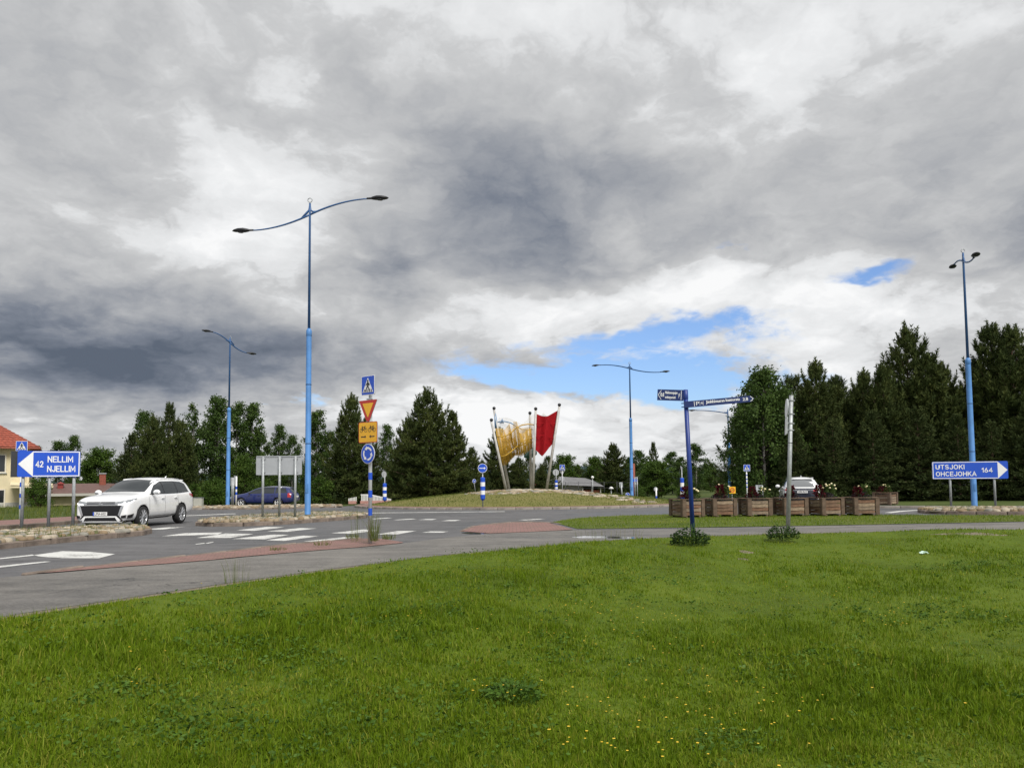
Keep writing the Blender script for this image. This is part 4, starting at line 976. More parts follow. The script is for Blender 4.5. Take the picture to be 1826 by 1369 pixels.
mb = MB(); mb.add([a0, a1, b1_, b0_, r0_, r1_], [(0, 1, 5, 4), (1, 2, 5), (2, 3, 4, 5), (3, 0, 4), (0, 3, 2, 1)])
roof = mb.build('roof', M_TILE, house)
tiled_slope(roof, a0, a1, r0_, r1_, 44, 16, .06, M_TILE); tiled_slope(roof, a1, b1_, r1_, r1_, 28, 16, .06, M_TILE)
mb = MB(); mb.box(((xl-xr)/2, -ov-.06, eave-.08), (xr-xl+2*ov, .12, .16)); mb.box((ov+.05, dep/2, eave-.08), (.12, dep+2*ov, .16)); mb.build('gutter', M_BRICK, house)
sc60 = 60/F_PX
for zc_ in (826.5, 888):
    for xc in (-10, -66, -122): window(house, (X(xc)-xr)*.85, Zp(zc_)-hz, 34*sc60*.95, 29*sc60, 0)
mb = MB(); mb.box((-1.9, -.03, Zp(872)-hz), (1.0, .02, .9)); 
mb = MB(); mb.tube([(-.25, -.1, eave-.2), (-.25, -.1, .3)], .05, 8); mb.build('downpipe', M_YWALL, house)
mb = MB(); mb.add([(-1.2, -1.6, 1.75), (1.6, -1.6, 1.62), (1.6, 0, 1.85), (-1.2, 0, 1.98)], [(0, 1, 2, 3)]); mb.box((.2, -1.6, 1.6), (2.9, .1, .14)); mb.box((.9, -1.4, .8), (.3, .3, 1.6)); mb.build('porch', M_YWALL, house)
mb = MB(); mb.ball((.35, -.2, 1.0), .22, 0, 10, 5, (1, .3, 1)); mb.build('wall_lamp', M_DARK, house)
# low outbuilding
d2 = 64; z2 = G(0, d2); X2 = lambda px_: PT(px_, 890, d2).x; Z2 = lambda py_: PT(120, py_, d2).z-z2
oxl, oxr = X2(52), X2(232)
out = thing('outbuilding', 'low yellow outbuilding with brown roof behind the white car front', 'building', (oxl, d2, z2), R(25))
X2b = X2; X2 = lambda px_: oxl+(X2b(px_)-oxl)*.88
L_ = (oxr-oxl)*.88
mb = MB(); mb.box((L_/2, 3, Z2(881)/2), (L_, 6, Z2(881))); mb.build('wall', M_YWALL, out)
mb = MB(); e2, t2 = Z2(880), Z2(862)
mb.add([(-.3, -.7, e2), (L_+.4, -.7, e2), (L_+.4, 3, t2), (-.3, 3, t2), (L_+.4, 6.7, e2), (-.3, 6.7, e2)], [(0, 1, 2, 3), (3, 2, 4, 5), (0, 3, 5), (1, 4, 2), (0, 5, 4, 1)]); r_ = mb.build('roof', M_BRNROOF, out)
mb = MB()
for i in range(int(L_/.5)): mb.box((i*.5, -.0, 0), (.05, .05, .05))
mb = MB(); mb.box((L_/2, -.74, e2-.1), (L_+.7, .08, .22)); mb.build('fascia', M_BWALL, out)
mb = MB(); mb.box((X2(179)-oxl, 2.6, (t2+Z2(845))/2-.2), (.5, .5, Z2(845)-t2+.5)); c_ = mb.build('chimney', M_BRICK, out); mb = MB(); mb.box((X2(179)-oxl, 2.6, Z2(845)+.08), (.6, .6, .1)); mb.build('chimney_cap', M_GALV, c_)
mb = MB(); mb.box((X2(103)-oxl, 1.4, e2+.55), (.42, .42, .55)); mb.add([(X2(103)-oxl-.3, 1.1, e2+.82), (X2(103)-oxl+.3, 1.1, e2+.82), (X2(103)-oxl+.3, 1.7, e2+.82), (X2(103)-oxl-.3, 1.7, e2+.82), (X2(103)-oxl, 1.4, e2+1.02)], [(0, 1, 4), (1, 2, 4), (2, 3, 4), (3, 0, 4)]); mb.build('roof_vent', mat('vent_red', (.22, .03, .025), .6), out)
mb = MB(); mb.box((X2(62)-oxl, -.03, .95), (.9, .06, 1.9)); mb.build('door', M_DARK, out)
def tree_at(key, p, h, wf, label, cat=None):
    cm, tm, h0, r0 = PROTO[key]; nm = TREE_NAME[key.rstrip('0123456789')]; s = h/h0
    t = thing(nm, label, CAT[nm], p, rnd.uniform(0, 6.28)); t.scale = (s*wf, s*wf, s); link(bpy.data.objects.new('trunk', tm), t); link(bpy.data.objects.new('crown', cm), t)
tree_at('bush1', AT(70, 57), 2.7, .75, 'tall green shrub under the Nellim sign in front of the porch')
# grey-roofed building behind the mound
d3 = 88; z3 = G(0, d3); X3 = lambda px_: PT(px_, 870, d3).x; Z3 = lambda py_: PT(1010, py_, d3).z-z3
gb = thing('garage_building', 'low white building with grey roof and open carport behind the mound', 'building', (X3(985), d3, z3)); ox = X3(985)
wl, wm_, wr_ = 0, X3(1038)-ox, X3(1072)-ox; e3, t3 = Z3(864), Z3(851)
mb = MB(); mb.box((wm_/2, 3, e3/2), (wm_, 6, e3)); mb.box(((wm_+wr_)/2, 5.2, e3/2-.1), (wr_-wm_, .3, e3-.2)); mb.build('wall', M_BWALL, gb)
mb = MB(); mb.add([(-1.2, -.6, e3+.1), (wr_+.3, -.6, e3-.25), (wr_+.3, 6.5, e3+.25), (wr_-1.5, 3, t3-.1), (.6, 3, t3+.15), (-1.2, 6.5, e3+.1)], [(0, 1, 3, 4), (1, 2, 3), (2, 5, 4, 3), (5, 0, 4), (0, 5, 2, 1)]); mb.build('roof', M_GREYROOF, gb)
for x_ in (wm_+.05, (wm_+wr_)/2, wr_-.1): mb = MB(); mb.box((x_, -.2, e3/2-.15), (.12, .12, e3-.3)); mb.build('carport_post', M_BWALL, gb)
mb = MB(); mb.box(((wm_+wr_)/2, 0, .6), (wr_-wm_-.3, .1, .5)); mb.build('brick_sill', M_BRICK, gb)
mb = MB(); mb.box((-.8, .2, e3-.3), (2.4, .2, .9)); mb.build('gable_panel', M_BRICK, gb)
fn = thing('mesh_fence', 'thin dark wire fence with posts in front of the grey roofed building', 'fence', (X3(1000), 80, G(0, 80)))
for k in range(6): mb = MB(); mb.tube([(k*1.35, 0, 0), (k*1.35, 0, 1.75)], .035, 6); mb.build('fence_post', M_DARK, fn)
for z_ in (.5, 1.1, 1.65): mb = MB(); mb.tube([(0, 0, z_), (6.75, 0, z_)], .015, 5); mb.build('fence_wire', M_DARK, fn)
# distant apartment block
d4 = 240; p4 = PT(1281, 860, d4); ab = thing('apartment_block', 'tiny distant cream apartment block above the planter flowers', 'building', (p4.x, d4, -1.4))
hh = PT(1281, 851, d4).z+1.4
mb = MB(); mb.box((0, 4, hh/2), (4.2, 8, hh)); mb.build('wall', M_YWALL, ab)
mb = MB(); mb.box((0, 3.9, hh+.12), (4.8, 8.6, .24)); mb.build('roof', M_GREYROOF, ab)
for i in (-1.2, .2, 1.4):
    for z_ in (hh-1.2, hh-3.6): window(ab, i, z_, .7, 1.1, 0)
mb = MB(); mb.box((0, -.5, hh-2.2), (4.2, 1.0, .9)); mb.build('balcony', M_BWALL, ab)
# pink wall with white pickets
d5 = 62; p5 = AT(660, d5); pw = thing('picket_wall', 'low pink wall topped by curved white pickets beside the mound', 'fence', p5)
mpx = d5/F_PX; zz = PT(660, 901, d5).z-p5.z
def pwx(px_): return (PT(px_, 890, d5).x-p5.x)
for (xa, xb, ztop) in ((622, 635.5, 892.5), (643, 698, 892.5)):
    mb = MB(); zt_ = PT(660, ztop, d5).z-p5.z; mb.box(((pwx(xa)+pwx(xb))/2, 0, zt_/2), (pwx(xb)-pwx(xa), .25, zt_)); mb.build('wall', M_PINKW, pw)
M_PICK = mat('white_picket', (.68, .68, .66), .6, var=.05)
for i in range(30):
    px_ = 622.5+i*2.55
    if 635.5 < px_ < 643.5: continue
    topy = 888-(px_-622)*.2 if px_ < 640 else 880.5+max(0, (px_-655))**1.25*.085
    a_, b_ = PT(660, 893.5, d5).z-p5.z, PT(660, topy, d5).z-p5.z
    mb = MB(); mb.box((pwx(px_), -.06, (a_+b_)/2), (.075, .04, b_-a_)); mb.build('picket', M_PICK, pw)
mb = MB(); mb.tube([(pwx(643), -.02, PT(660, 882, d5).z-p5.z), (pwx(665), -.02, PT(660, 883, d5).z-p5.z), (pwx(698), -.02, PT(660, 891, d5).z-p5.z)], .05, 6); mb.build('rail', M_PICK, pw)
# grey cabinet by the far kerb
pc = AT(354, 56); cb = thing('utility_cabinet', 'small grey utility cabinet behind the far kerb right of the white car', 'cabinet', pc)
mb = MB(); mb.bbox((0, 0, .32), (.62, .4, .64), .02); mb.build('cabinet_body', M_BWALL, cb); mb = MB(); mb.box((0, -.0, .66), (.66, .44, .04)); mb.build('cabinet_lid', M_GALV, cb); mb = MB(); mb.box((0, -.205, .32), (.5, .02, .5)); mb.build('cabinet_door', M_BWALL, cb)
# ------------------------------------------------------------------ street lamps
def lamp_head(parent, p, d, s=1.0):
    """flat teardrop luminaire whose nose points along d"""
    mb = MB(); d = Vector((d[0], d[1], 0)).normalized(); a = Vector((-d.y, d.x, 0)); n = 12
    prof = [(-.16, .045, .045), (0, .05, .05), (.06, .10, .07), (.22, .165, .10), (.42, .16, .095), (.58, .10, .06), (.66, .02, .02)]
    vs = []
    for t, w_, h in prof:
        for k in range(n):
            q = 2*math.pi*k/n; z = math.sin(q); vs.append(Vector(p)+d*t*s+a*math.cos(q)*w_*s+Vector((0, 0, (h*z if z > 0 else h*.45*z)*s)))
    fs = [(i*n+k, i*n+(k+1) % n, (i+1)*n+(k+1) % n, (i+1)*n+k) for i in range(len(prof)-1) for k in range(n)]
    mb.add(vs, fs+[list(range(n))[::-1], [(len(prof)-1)*n+k for k in range(n)]], 0, True)
    o = mb.build('lamp_head', M_BLACK, parent)
    g = MB(); c = Vector(p)+d*.34*s-Vector((0, 0, .048*s)); g.ball(tuple(c), .13*s, 0, 10, 4, (1, 1, .22)); g.build('lens', M_GLASS, o)
def street_lamp(label, base, H, jz, joint, up, dz=.55, L=3.2, r=1.0, double=True, group='blue street lamps at the roundabout', small_arm=None):
    t = thing('street_lamp', label, 'street lamp', base, 0, group)
    mb = MB(); mb.tube([(0, 0, 0), (0, 0, .02), (0, 0, joint-.25), (0, 0, joint-.02)], [.15*r, .138*r, .125*r, .12*r], 16)
    lo = mb.build('lower_pole', M_BLUE, t)
    mb = MB(); mb.lathe([(.122*r, joint-.26), (.134*r, joint-.25), (.134*r, joint-.04), (.075*r, joint+.05), (.0, joint+.05)], 16); mb.build('collar', M_BLUE, lo)
    for q in (.38, .70): mb = MB(); mb.lathe([(.138*r, joint*q-.02), (.1395*r, joint*q-.01), (.1395*r, joint*q+.01), (.137*r, joint*q+.02)], 16); mb.build('weld_seam', M_NAVY, lo)
    mb = MB(); mb.box((0, -.133*r, 1.0), (.10, .02, .34)); mb.build('access_hatch', M_BLUE, lo)
    mb = MB(); mb.tube([(0, 0, joint), (0, 0, jz), (0, 0, H)], [.068*r, .052*r, .048*r], 12); mb.build('upper_pole', M_NAVY, t)
    if double:
        mb = MB(); pts = [(.085*math.cos(q), 0, H+.13+.085*math.sin(q)) for q in np.linspace(0, 2*math.pi, 13)]; mb.tube(pts, .018, 6); mb.tube([(0, 0, H), (0, 0, H+.06)], .03, 6); mb.build('lifting_eye', M_GALV, t)
    u = Vector((up[0], up[1], 0)).normalized()
    for sg in ((1, -1) if double else (1,)):
        pts = []
        for i in range(13):
            q = i/12; pts.append(u*(sg*L*q)+Vector((0, 0, jz+sg*dz*(1-(1-q)**1.9))))
        mb = MB(); mb.tube(pts, [(.05-.018*i/12)*r for i in range(13)], 8); ar = mb.build('arm', M_NAVY, t)
        mb = MB(); pts = [Vector((0, 0, jz+.42)), Vector((0, 0, jz+.18))+u*.03*sg, Vector((0, 0, jz+.10 if sg > 0 else jz+.06))+u*.14*sg, u*.34*sg+Vector((0, 0, jz+sg*.13))]
        mb.tube(pts, [.03, .04, .045, .03], 6); mb.build('arm_bracket', M_NAVY, ar)
        lamp_head(t, u*(sg*(L+.1))+Vector((0, 0, jz+sg*dz)), u*sg, 1.05)
    return t
def lampz(px_, py_, d, b): return PT(px_, py_, d).z-b.z
def lamp_at(label, bx, by, d, topx, top, jy, jointy, **kw):
    b = PT(bx, by, d)
    return street_lamp(label, b, lampz(topx, top, d, b), lampz(topx, jy, d, b), lampz(bx, jointy, d, b), **kw)
lamp_at('largest blue double-arm street lamp, on the cobbled island beside the grey sign back', 548.5, 917, 29.3, 547.5, 363, 383, 588, up=(3.2, -.25), L=2.35, r=.82)
lamp_at('blue double-arm street lamp on the left, in front of the birch row', 406, 905, 54, 409, 605, 611, 728, up=(-.57, -.82), L=1.45, r=1.0)
lamp_at('blue double-arm street lamp in the middle behind the mound, against blue sky', 1127, 891, 67, 1123, 650, 657, 746, up=(-2.8, 1.7), L=2.9, r=1.05)
lamp_at('blue street lamp with foreshortened arms rising behind the Utsjoki sign', 1738, 907, 35.7, 1720, 452, 466, 640, up=(1.2, 3.0), dz=.5, L=2.5, r=.92)
lamp_at('distant grey-blue single-arm street lamp left of the drooping birch', 1302, 896, 74, 1296, 730, 737, 790, up=(-1, .1), dz=.35, L=3.0, r=1.1, double=False, group='single-arm lamps')
b_ = AT(1318, 150); street_lamp('tiny far single-arm street lamp low between the single-arm lamp and the birch', b_, 6.6, 6.4, 3.2, (-1, 0), dz=.2, L=2.0, r=1.0, double=False, group='single-arm lamps')
M_GLOBE = mat('frosted_globe', (.75, .75, .74), .35, var=0)
for px_, d, hh_, lab in ((1057, 84, 'globe', 'white globe lamp shining pale above the grey building roof edge'), (1090, 70, 'hat', 'short garden lamp with pale mushroom top left of the white leaning plate')):
    b = AT(px_, d); top = PT(px_, 851 if hh_ == 'globe' else 870, d).z-b.z
    t = thing('garden_lamp', lab, 'lamp', b, 0, 'small garden lamps'); mb = MB(); mb.tube([(0, 0, 0), (0, 0, top-.15)], .05, 8); mb.build('post', M_GALV, t)
    mb = MB()
    if hh_ == 'globe': mb.ball((0, 0, top), .17, 0)
    else: mb.lathe([(.001, top+.14), (.14, top+.08), (.26, top-.06), (.05, top-.1)], 12)
    mb.build('lamp_shade', M_GLOBE, t)

# ------------------------------------------------------------------ traffic signs
def post(t, h, r=.03, m=None, bands=None, z0=0.0):
    mb = MB(); mb.tube([(0, 0, z0), (0, 0, h)], r, 12); mb.lathe([(r*1.02, h-.02), (r*1.08, h), (.001, h+.008)], 12); p = mb.build('post', m or M_GALV, t)
    for a, b in (bands or []):
        mb = MB(); mb.lathe([(r+.004, a), (r+.004, b)], 14, 0); mb.lathe([(r, a), (r+.004, a)], 14, 0); mb.lathe([(r+.004, b), (r, b)], 14, 0); mb.build('blue_band', S_BLUE, p)
    return p
def clamp(t, z, r, y=0.0):
    mb = MB(); mb.lathe([(r+.006, z-.018), (r+.009, z-.012), (r+.009, z+.012), (r+.006, z+.018)], 12); mb.box((0, -r-.02, z), (.09, .03, .03)); mb.build('clamp', M_GALV, t)
def face_plate(t, shape, z, y, base=BLU, rim=None, rimw=.02, th=.018, name='sign_plate', back=ALU, ox=0.0):
    mb = MB(); mb.plate(shape, y+.0045, y+th, back, ox, z)
    cx = sum(p[0] for p in shape)/len(shape); cz = sum(p[1] for p in shape)/len(shape)
    if rim is not None:
        mb.plate(shape, y, y+.004, rim, ox, z)
        ins = [(cx+(a-cx)*k_, cz+(b-cz)*k2_) for (a, b) in shape for k_, k2_ in (((1-rimw/max(abs(q[0]-cx) for q in shape)), (1-rimw/max(abs(q[1]-cz) for q in shape))),)]
        mb.plate(ins, y-.002, y-.0005, base, ox, z)
    else: mb.plate(shape, y, y+.004, base, ox, z)
    return mb.build(name, PAL, t)
def sym(mb, parent, name='symbol'): return mb.build(name, PAL, parent)
def ped_symbol(s, y, z):
    mb = MB(); L = lambda pts: [(a*s, b*s) for a, b in pts]
    mb.plate(L([(0, .40), (-.40, -.36), (.40, -.36)]), y-.004, y-.003, WHT, 0, z)
    for a, b in ((-.33, -.25), (-.17, -.09), (-.02, .06), (.13, .21), (.28, .34)): mb.plate(L([(a, -.36), (b-.01, -.36), ((a+b)/2*.82+.03, -.20), ((a+b)/2*.82-.03, -.20)]), y-.006, y-.005, BLK, 0, z)
    mb.plate([(a*.05*s*1.1, b*.05*s*1.1) for a, b in circ(1, 10)], y-.006, y-.005, BLK, .0, z+.235*s)
    mb.plate(L([(-.06, .17), (.05, .18), (.09, -.02), (.04, -.04), (.20, -.29), (.12, -.29), (.0, -.08), (-.13, -.29), (-.21, -.29), (-.06, -.02)]), y-.0065, y-.0052, BLK, 0, z)
    mb.plate(L([(-.05, .16), (-.17, .02), (-.13, -.01), (-.03, .08)]), y-.0068, y-.0055, BLK, 0, z); mb.plate(L([(.04, .16), (.17, .03), (.13, 0.0), (.04, .07)]), y-.0068, y-.0055, BLK, 0, z)
    return mb
def arrow_poly(x0, x1, hw, hh, hl): return [(x0, -hw), (x1-hl, -hw), (x1-hl, -hh), (x1, 0), (x1-hl, hh), (x1-hl, hw), (x0, hw)]
def xf(poly, M, ox=0, oz=0, s=1.0, a=0.0):
    c, q = math.cos(a), math.sin(a); return [((x*c-y*q)*s+ox, (x*q+y*c)*s+oz) for x, y in poly]
def arcband(r0, r1, a0, a1, n=8): return [(r1*math.cos(R(a0+(a1-a0)*i/n)), r1*math.sin(R(a0+(a1-a0)*i/n))) for i in range(n+1)]+[(r0*math.cos(R(a1+(a0-a1)*i/n)), r0*math.sin(R(a1+(a0-a1)*i/n))) for i in range(n+1)]

# stacked sign pole on the paved strip ------------------------------
def main_sign():
    d = 16.6; b = PT(660, 968, d); k = d/F_PX
    t = thing('traffic_sign', 'stack of four traffic signs on a blue-banded pole on the red paved strip', 'traffic sign', b, R(-38), None, 0)
    zz = lambda y: PT(658, y, d).z-b.z
    post(t, zz(676), .040, M_SPOST, [(zz(918.6), zz(906)), (zz(886.5), zz(874)), (zz(855), zz(842.5))])
    yf = -.075
    s = k*35; z = zz(687.5); pl = face_plate(t, rrect(s, s, .02), z, yf, BLU, WHT, .014); sym(ped_symbol(s, yf, z), pl)
    s = k*48.5; h = s*.866; z = zz(728)-.02
    tri = [(0, -h*.62), (s/2, h*.38), (-s/2, h*.38)]
    tri = [(.02, -h*.60), (s/2-.01, h*.36), (s/2-.02, h*.38), (-s/2+.02, h*.38), (-s/2+.01, h*.36), (-.02, -h*.60)]
    pl = face_plate(t, tri, z, yf, RED); mb = MB(); mb.plate([(a*.60, c*.60+.012) for a, c in tri], yf-.003, yf-.001, YEL, 0, z); sym(mb, pl)
    w_, h = k*49, k*37.2; z = zz(770.8); pl = face_plate(t, rrect(w_, h, .035), z, yf, YEL, RED, .014)
    mb = MB()
    for cx, fl in ((-.135, 1), (.135, -1)):
        rw = .048
        for wx in (-.072, .072): mb.plate([(a+cx+wx, c+.05) for a, c in arcband(rw*.80, rw, 0, 360, 16)], yf-.004, yf-.003, BLK, 0, z)
        def bar(x0, z0, x1, z1, w2=.0065):
            dx_, dz_ = x1-x0, z1-z0; l_ = math.hypot(dx_, dz_); nx, nz = -dz_/l_*w2, dx_/l_*w2
            mb.plate([(cx+fl*(x0+nx), z0+nz+.05), (cx+fl*(x0-nx), z0-nz+.05), (cx+fl*(x1-nx), z1-nz+.05), (cx+fl*(x1+nx), z1+nz+.05)], yf-.0048, yf-.0042, BLK, 0, z)
        for q in ((-.072, 0, -.035, .066), (-.035, .066, .045, .066), (-.01, -.002, .045, .066), (-.072, 0, -.01, -.002), (-.043, .08, -.01, -.002), (.072, 0, .04, .085), (.04, .085, .062, .09), (-.06, .082, -.028, .082)): bar(*q)
        mb.plate(xf(arrow_poly(-.085, .085, .0105, .036, .045), None, cx, -.095, 1, 0 if fl > 0 else math.pi), yf-.004, yf-.003, BLK, 0, z)
    sym(mb, pl)
    r_ = k*17.7; z = zz(809); pl = face_plate(t, circ(r_, 36), z, yf, BLU, WHT, .010); mb = MB()
    for q in (90, 210, 330):
        arc = arcband(r_*.50, r_*.68, q-62, q+12); mb.plate(arc, yf-.004, yf-.003, WHT, 0, z)
        a = R(q+12); c_, s_ = math.cos(a), math.sin(a); tx, tz = -s_, c_
        mb.plate([(c_*r_*.38, s_*r_*.38), (c_*r_*.80, s_*r_*.80), (c_*r_*.55+tx*r_*.34-c_*r_*.05, s_*r_*.55+tz*r_*.34-s_*r_*.05)], yf-.0055, yf-.0045, WHT, 0, z)
    sym(mb, pl)
    for y in (699, 712, 752, 786, 800, 822): clamp(t, zz(y), .040)
main_sign()

def direction_board(label, posts, d, corners, text, arrow, num, yaw, back_panel=False):
    """large direction sign: posts are (base x, base y), corners are left/right x and top/bottom y at the middle"""
    x0, x1, yt, yb = corners; xm = (x0+x1)/2; c = PT(xm, yb, d); gz = G(c.x, d)
    t = thing('direction_sign', label, 'road sign', (c.x, c.y, gz), yaw)
    den = math.cos(yaw)-c.x/c.y*math.sin(yaw); w_ = (PT(x1, yb, d).x-PT(x0, yb, d).x)/den; zb, zt = c.z-gz, PT(xm, yt, d).z-gz; h = zt-zb; z = (zb+zt)/2
    M2 = Matrix.Rotation(-yaw, 3, 'Z')
    for bx in posts:
        px0 = (PT(bx, yb, d).x-c.x)/den
        mb = MB(); mb.tube([(px0, .05, .0), (px0, .05, zt-.04)], .048, 12); mb.build('post', M_GALV, t)
        mb = MB(); mb.box((px0, .03, zb+.12), (.14, .05, .05)); mb.box((px0, .03, zt-.12), (.14, .05, .05)); mb.build('bracket', M_GALV, t)
    pl = face_plate(t, rrect(w_, h, .05), z, -.04, BLU, None, th=.045, name='sign_board')
    mb = MB(); aw = h*.92; sg = -1 if arrow == 'L' else 1
    tip = sg*(w_/2-.02); bs = sg*(w_/2-.02-h*.50)
    mb.plate([(tip, 0), (bs, h/2-.012), (bs, -h/2+.012)], -.043, -.0415, WHT, 0, z)
    fx0, fx1 = (-w_/2+.015, bs) if sg > 0 else (bs, w_/2-.015)
    bw = .030
    for (a, b, cc, dd_) in ((fx0, fx1, h/2-.015-bw, h/2-.015), (fx0, fx1, -h/2+.015, -h/2+.015+bw)): mb.plate([(a, cc), (b, cc), (b, dd_), (a, dd_)], -.0436, -.042, WHT, 0, z)
    e_ = fx0 if sg > 0 else fx1-bw
    mb.plate([(e_, -h/2+.015), (e_+bw, -h/2+.015), (e_+bw, h/2-.015), (e_, h/2-.015)], -.0438, -.0425, WHT, 0, z)
    mb.build('border', PAL, pl)
    mb = MB()
    for s_, rx, rz, rw, rh in text: put_sign_text(mb, s_, -w_/2+rx*w_, z-h/2+rz*h, rw*w_, rh*h, -.0455, WHT, .155)
    mb.build('lettering', PAL, pl)
    return t, w_, h, z
t, w_, h, z = direction_board('blue left-pointing direction sign reading 42 NELLIM NJELLIM on three posts in the cobbled island', (41, 88, 132), 24.2, (31.5, 143.5, 804, 850),
    [('NELLIM', .475, .56, .41, .24), ('NJELLIM', .470, .19, .455, .24), ('42', .285, .375, .125, .24)], 'L', '42', R(20))
mb = MB(); mb.box((-w_/2-.10, .12, z), (.22, .05, h*1.0)); mb.box((-w_/2+.0, .14, z+h*.3), (.22, .05, .05)); mb.box((-w_/2+.0, .14, z-h*.3), (.22, .05, .05)); mb.build('side_board', M_DARK, t)
t, w_, h, z = direction_board('blue right-pointing direction sign reading UTSJOKI OHCEJOHKA 164 in front of the right lamp', (1694.5, 1773.5), 34.2, (1662, 1797, 822.5, 853.5),
    [('UTSJOKI', .045, .56, .385, .27), ('OHCEJOHKA', .045, .16, .54, .27), ('164', .655, .36, .145, .27)], 'R', '164', R(-13))

# grey back of a large sign on the lamp island
def board_back(label, x0, x1, yt, yb, posts, d, by, yaw=0.0):
    xm = (x0+x1)/2; c = PT(xm, yb, d); gz = PT(xm, by, d).z
    t = thing('sign_back', label, 'road sign', (c.x, c.y, gz), yaw)
    w_ = (PT(x1, yb, d).x-PT(x0, yb, d).x)/math.cos(yaw); zb, zt = c.z-gz, PT(xm, yt, d).z-gz; h = zt-zb
    mb = MB(); mb.plate(rrect(w_, h, .03), .0, .03, ALU, 0, (zb+zt)/2); mb.plate(rrect(w_, h, .03), .0305, .034, BLU, 0, (zb+zt)/2); p = mb.build('sign_board', PAL, t)
    mb = MB(); mb.box((0, -.012, zt-.02), (w_-.05, .024, .035)); mb.box((0, -.012, zb+.02), (w_-.05, .024, .035)); mb.box((w_/2-.07, -.006, zb+.06), (.10, .008, .07), 0); mb.build('edge_rail', M_ALU, p)
    for bx in posts:
        px0 = (PT(bx, yb, d).x-c.x)/math.cos(yaw); mb = MB(); mb.tube([(px0, -.06, 0), (px0, -.06, zt-.03)], .045, 12); mb.build('post', M_GALV, t)
        mb = MB(); mb.box((px0, -.03, zb+.1), (.15, .05, .04)); mb.box((px0, -.03, zt-.1), (.15, .05, .04)); mb.build('bracket', M_GALV, t)
    return t
board_back('wide blank grey back of a road sign on three posts beside the large lamp', 456.5, 538, 812.5, 846.5, (470, 499.5, 527.5), 28.2, 921)
board_back('small grey sign back seen obliquely beside the left lamp post', 411, 420, 851, 866, (414.5, 417), 52, 904, R(0))
def simple_sign(label, px_, by, d, top, shape, size, yaw=0.0, kind='back', bands=None, r=.03, tilt=0.0, marker=None, cat='traffic sign', group=None, pr=None):
    """sign on a post: base pixel, depth, centre y of the plate; size in photo pixels"""
    b = PT(px_, by, d); k = d/F_PX; zz = lambda y: PT(px_, y, d).z-b.z; s = size*k
    t = thing('traffic_sign', label, cat, b, yaw, group, 0, tilt)
    z = zz(top); post(t, z+s*.3 if marker is None or True else z, pr or r, M_GALV if not bands else S_WHITE, [(zz(a), zz(c)) for a, c in (bands or [])])
    if marker:
        y0, y1 = marker; za, zb = zz(y1), zz(y0); rr = .13; mb = MB(); n = 5
        for i in range(n):
            a, c = za+(zb-za)*i/n, za+(zb-za)*(i+1)/n; mb.lathe([(rr, a), (rr, c)], 14, BLU if i % 2 == 0 else WHT)
        mb.lathe([(.03, za-.10), (rr*.7, za-.05), (rr, za)], 14, BLU); mb.lathe([(rr, zb), (rr*.8, zb+.03), (.03, zb+.05)], 14, BLU); mb.build('marker_column', PAL, t)
    yf = -.05-(r if not pr else pr)
    if kind == 'back':
        pl = face_plate(t, shape(s), z, (r+.02), ALU, None, th=.02)
    elif kind == 'ped':
        pl = face_plate(t, rrect(s, s, .02*s/.6), z, yf, BLU, WHT, .02*s/.6); sym(ped_symbol(s, yf, z), pl)
    elif kind == 'arrow':
        pl = face_plate(t, circ(s/2, 32), z, yf, BLU, WHT, .02); mb = MB(); mb.plate(arrow_poly(-s*.34, s*.34, s*.04, s*.14, s*.17), yf-.004, yf-.003, WHT, 0, z); sym(mb, pl)
    elif kind == 'keepright':
        pl = face_plate(t, circ(s/2, 28), z, yf, BLU, WHT, .02); mb = MB(); mb.plate(xf(arrow_poly(-.34, .34, .05, .16, .19), None, 0, 0, s, R(-45)), yf-.004, yf-.003, WHT, 0, z); sym(mb, pl)
    elif kind == 'zone':
        pl = face_plate(t, rrect(s, s*1.05, .03), z, yf, YEL, None); mb = MB(); mb.plate(arcband(s*.24, s*.36, 0, 360, 24), yf-.004, yf-.003, RED, 0, z); put_text(mb, '30', -s*.17, z-s*.12, s*.34, s*.24, -.0, BLK); 
        for i in range(len(mb.v)): 
            v = mb.v[i]; mb.v[i] = (v[0], yf-.005 if v[1] == -.0 else v[1], v[2])
        sym(mb, pl)
    return t
rd = lambda s: circ(s/2, 24)
rs = lambda s: rrect(s, s, s*.05)
simple_sign('round blue arrow sign on a blue and white marker column in front of the mound', 861, 904, 41.2, 834.5, rd, 16.5, 0, 'arrow', marker=(852, 889))
simple_sign('round grey sign back on a blue and white marker column by the picket wall', 686, 893, 50, 845.5, rd, 11.5, R(52), 'back', marker=(862.5, 891))
simple_sign('small leaning sign with round blue disc left of the arrow sign', 848.6, 881, 57, 857, rd, 7.5, R(30), 'keepright', tilt=R(-10))
simple_sign('round sign back on a blue and white marker column right of the sculpture', 992, 877, 66, 842, rd, 11.5, R(10), 'back', marker=(857, 875))
t = simple_sign('pedestrian crossing sign above a triangular and a round sign back, right of the sculpture', 1003, 879, 70, 833, rs, 9.5, 0, 'ped', bands=[(878, 872)])
k70 = 70/F_PX; bz = PT(1003, 879, 70).z
zt = PT(1003, 842, 70).z-bz; face_plate(t, [(0, -.26), (.3, .24), (-.3, .24)], zt, .05, ALU, name='triangle_back'); face_plate(t, circ(.22, 20), PT(1003, 853, 70).z-bz, .05, ALU, name='round_back')
simple_sign('blue pedestrian crossing sign on a white banded post in front of the dark birches', 1333, 905, 55, 834, rs, 11.5, 0, 'ped', bands=[(848, 846), (855, 853), (862, 860), (869, 867)], pr=.045)
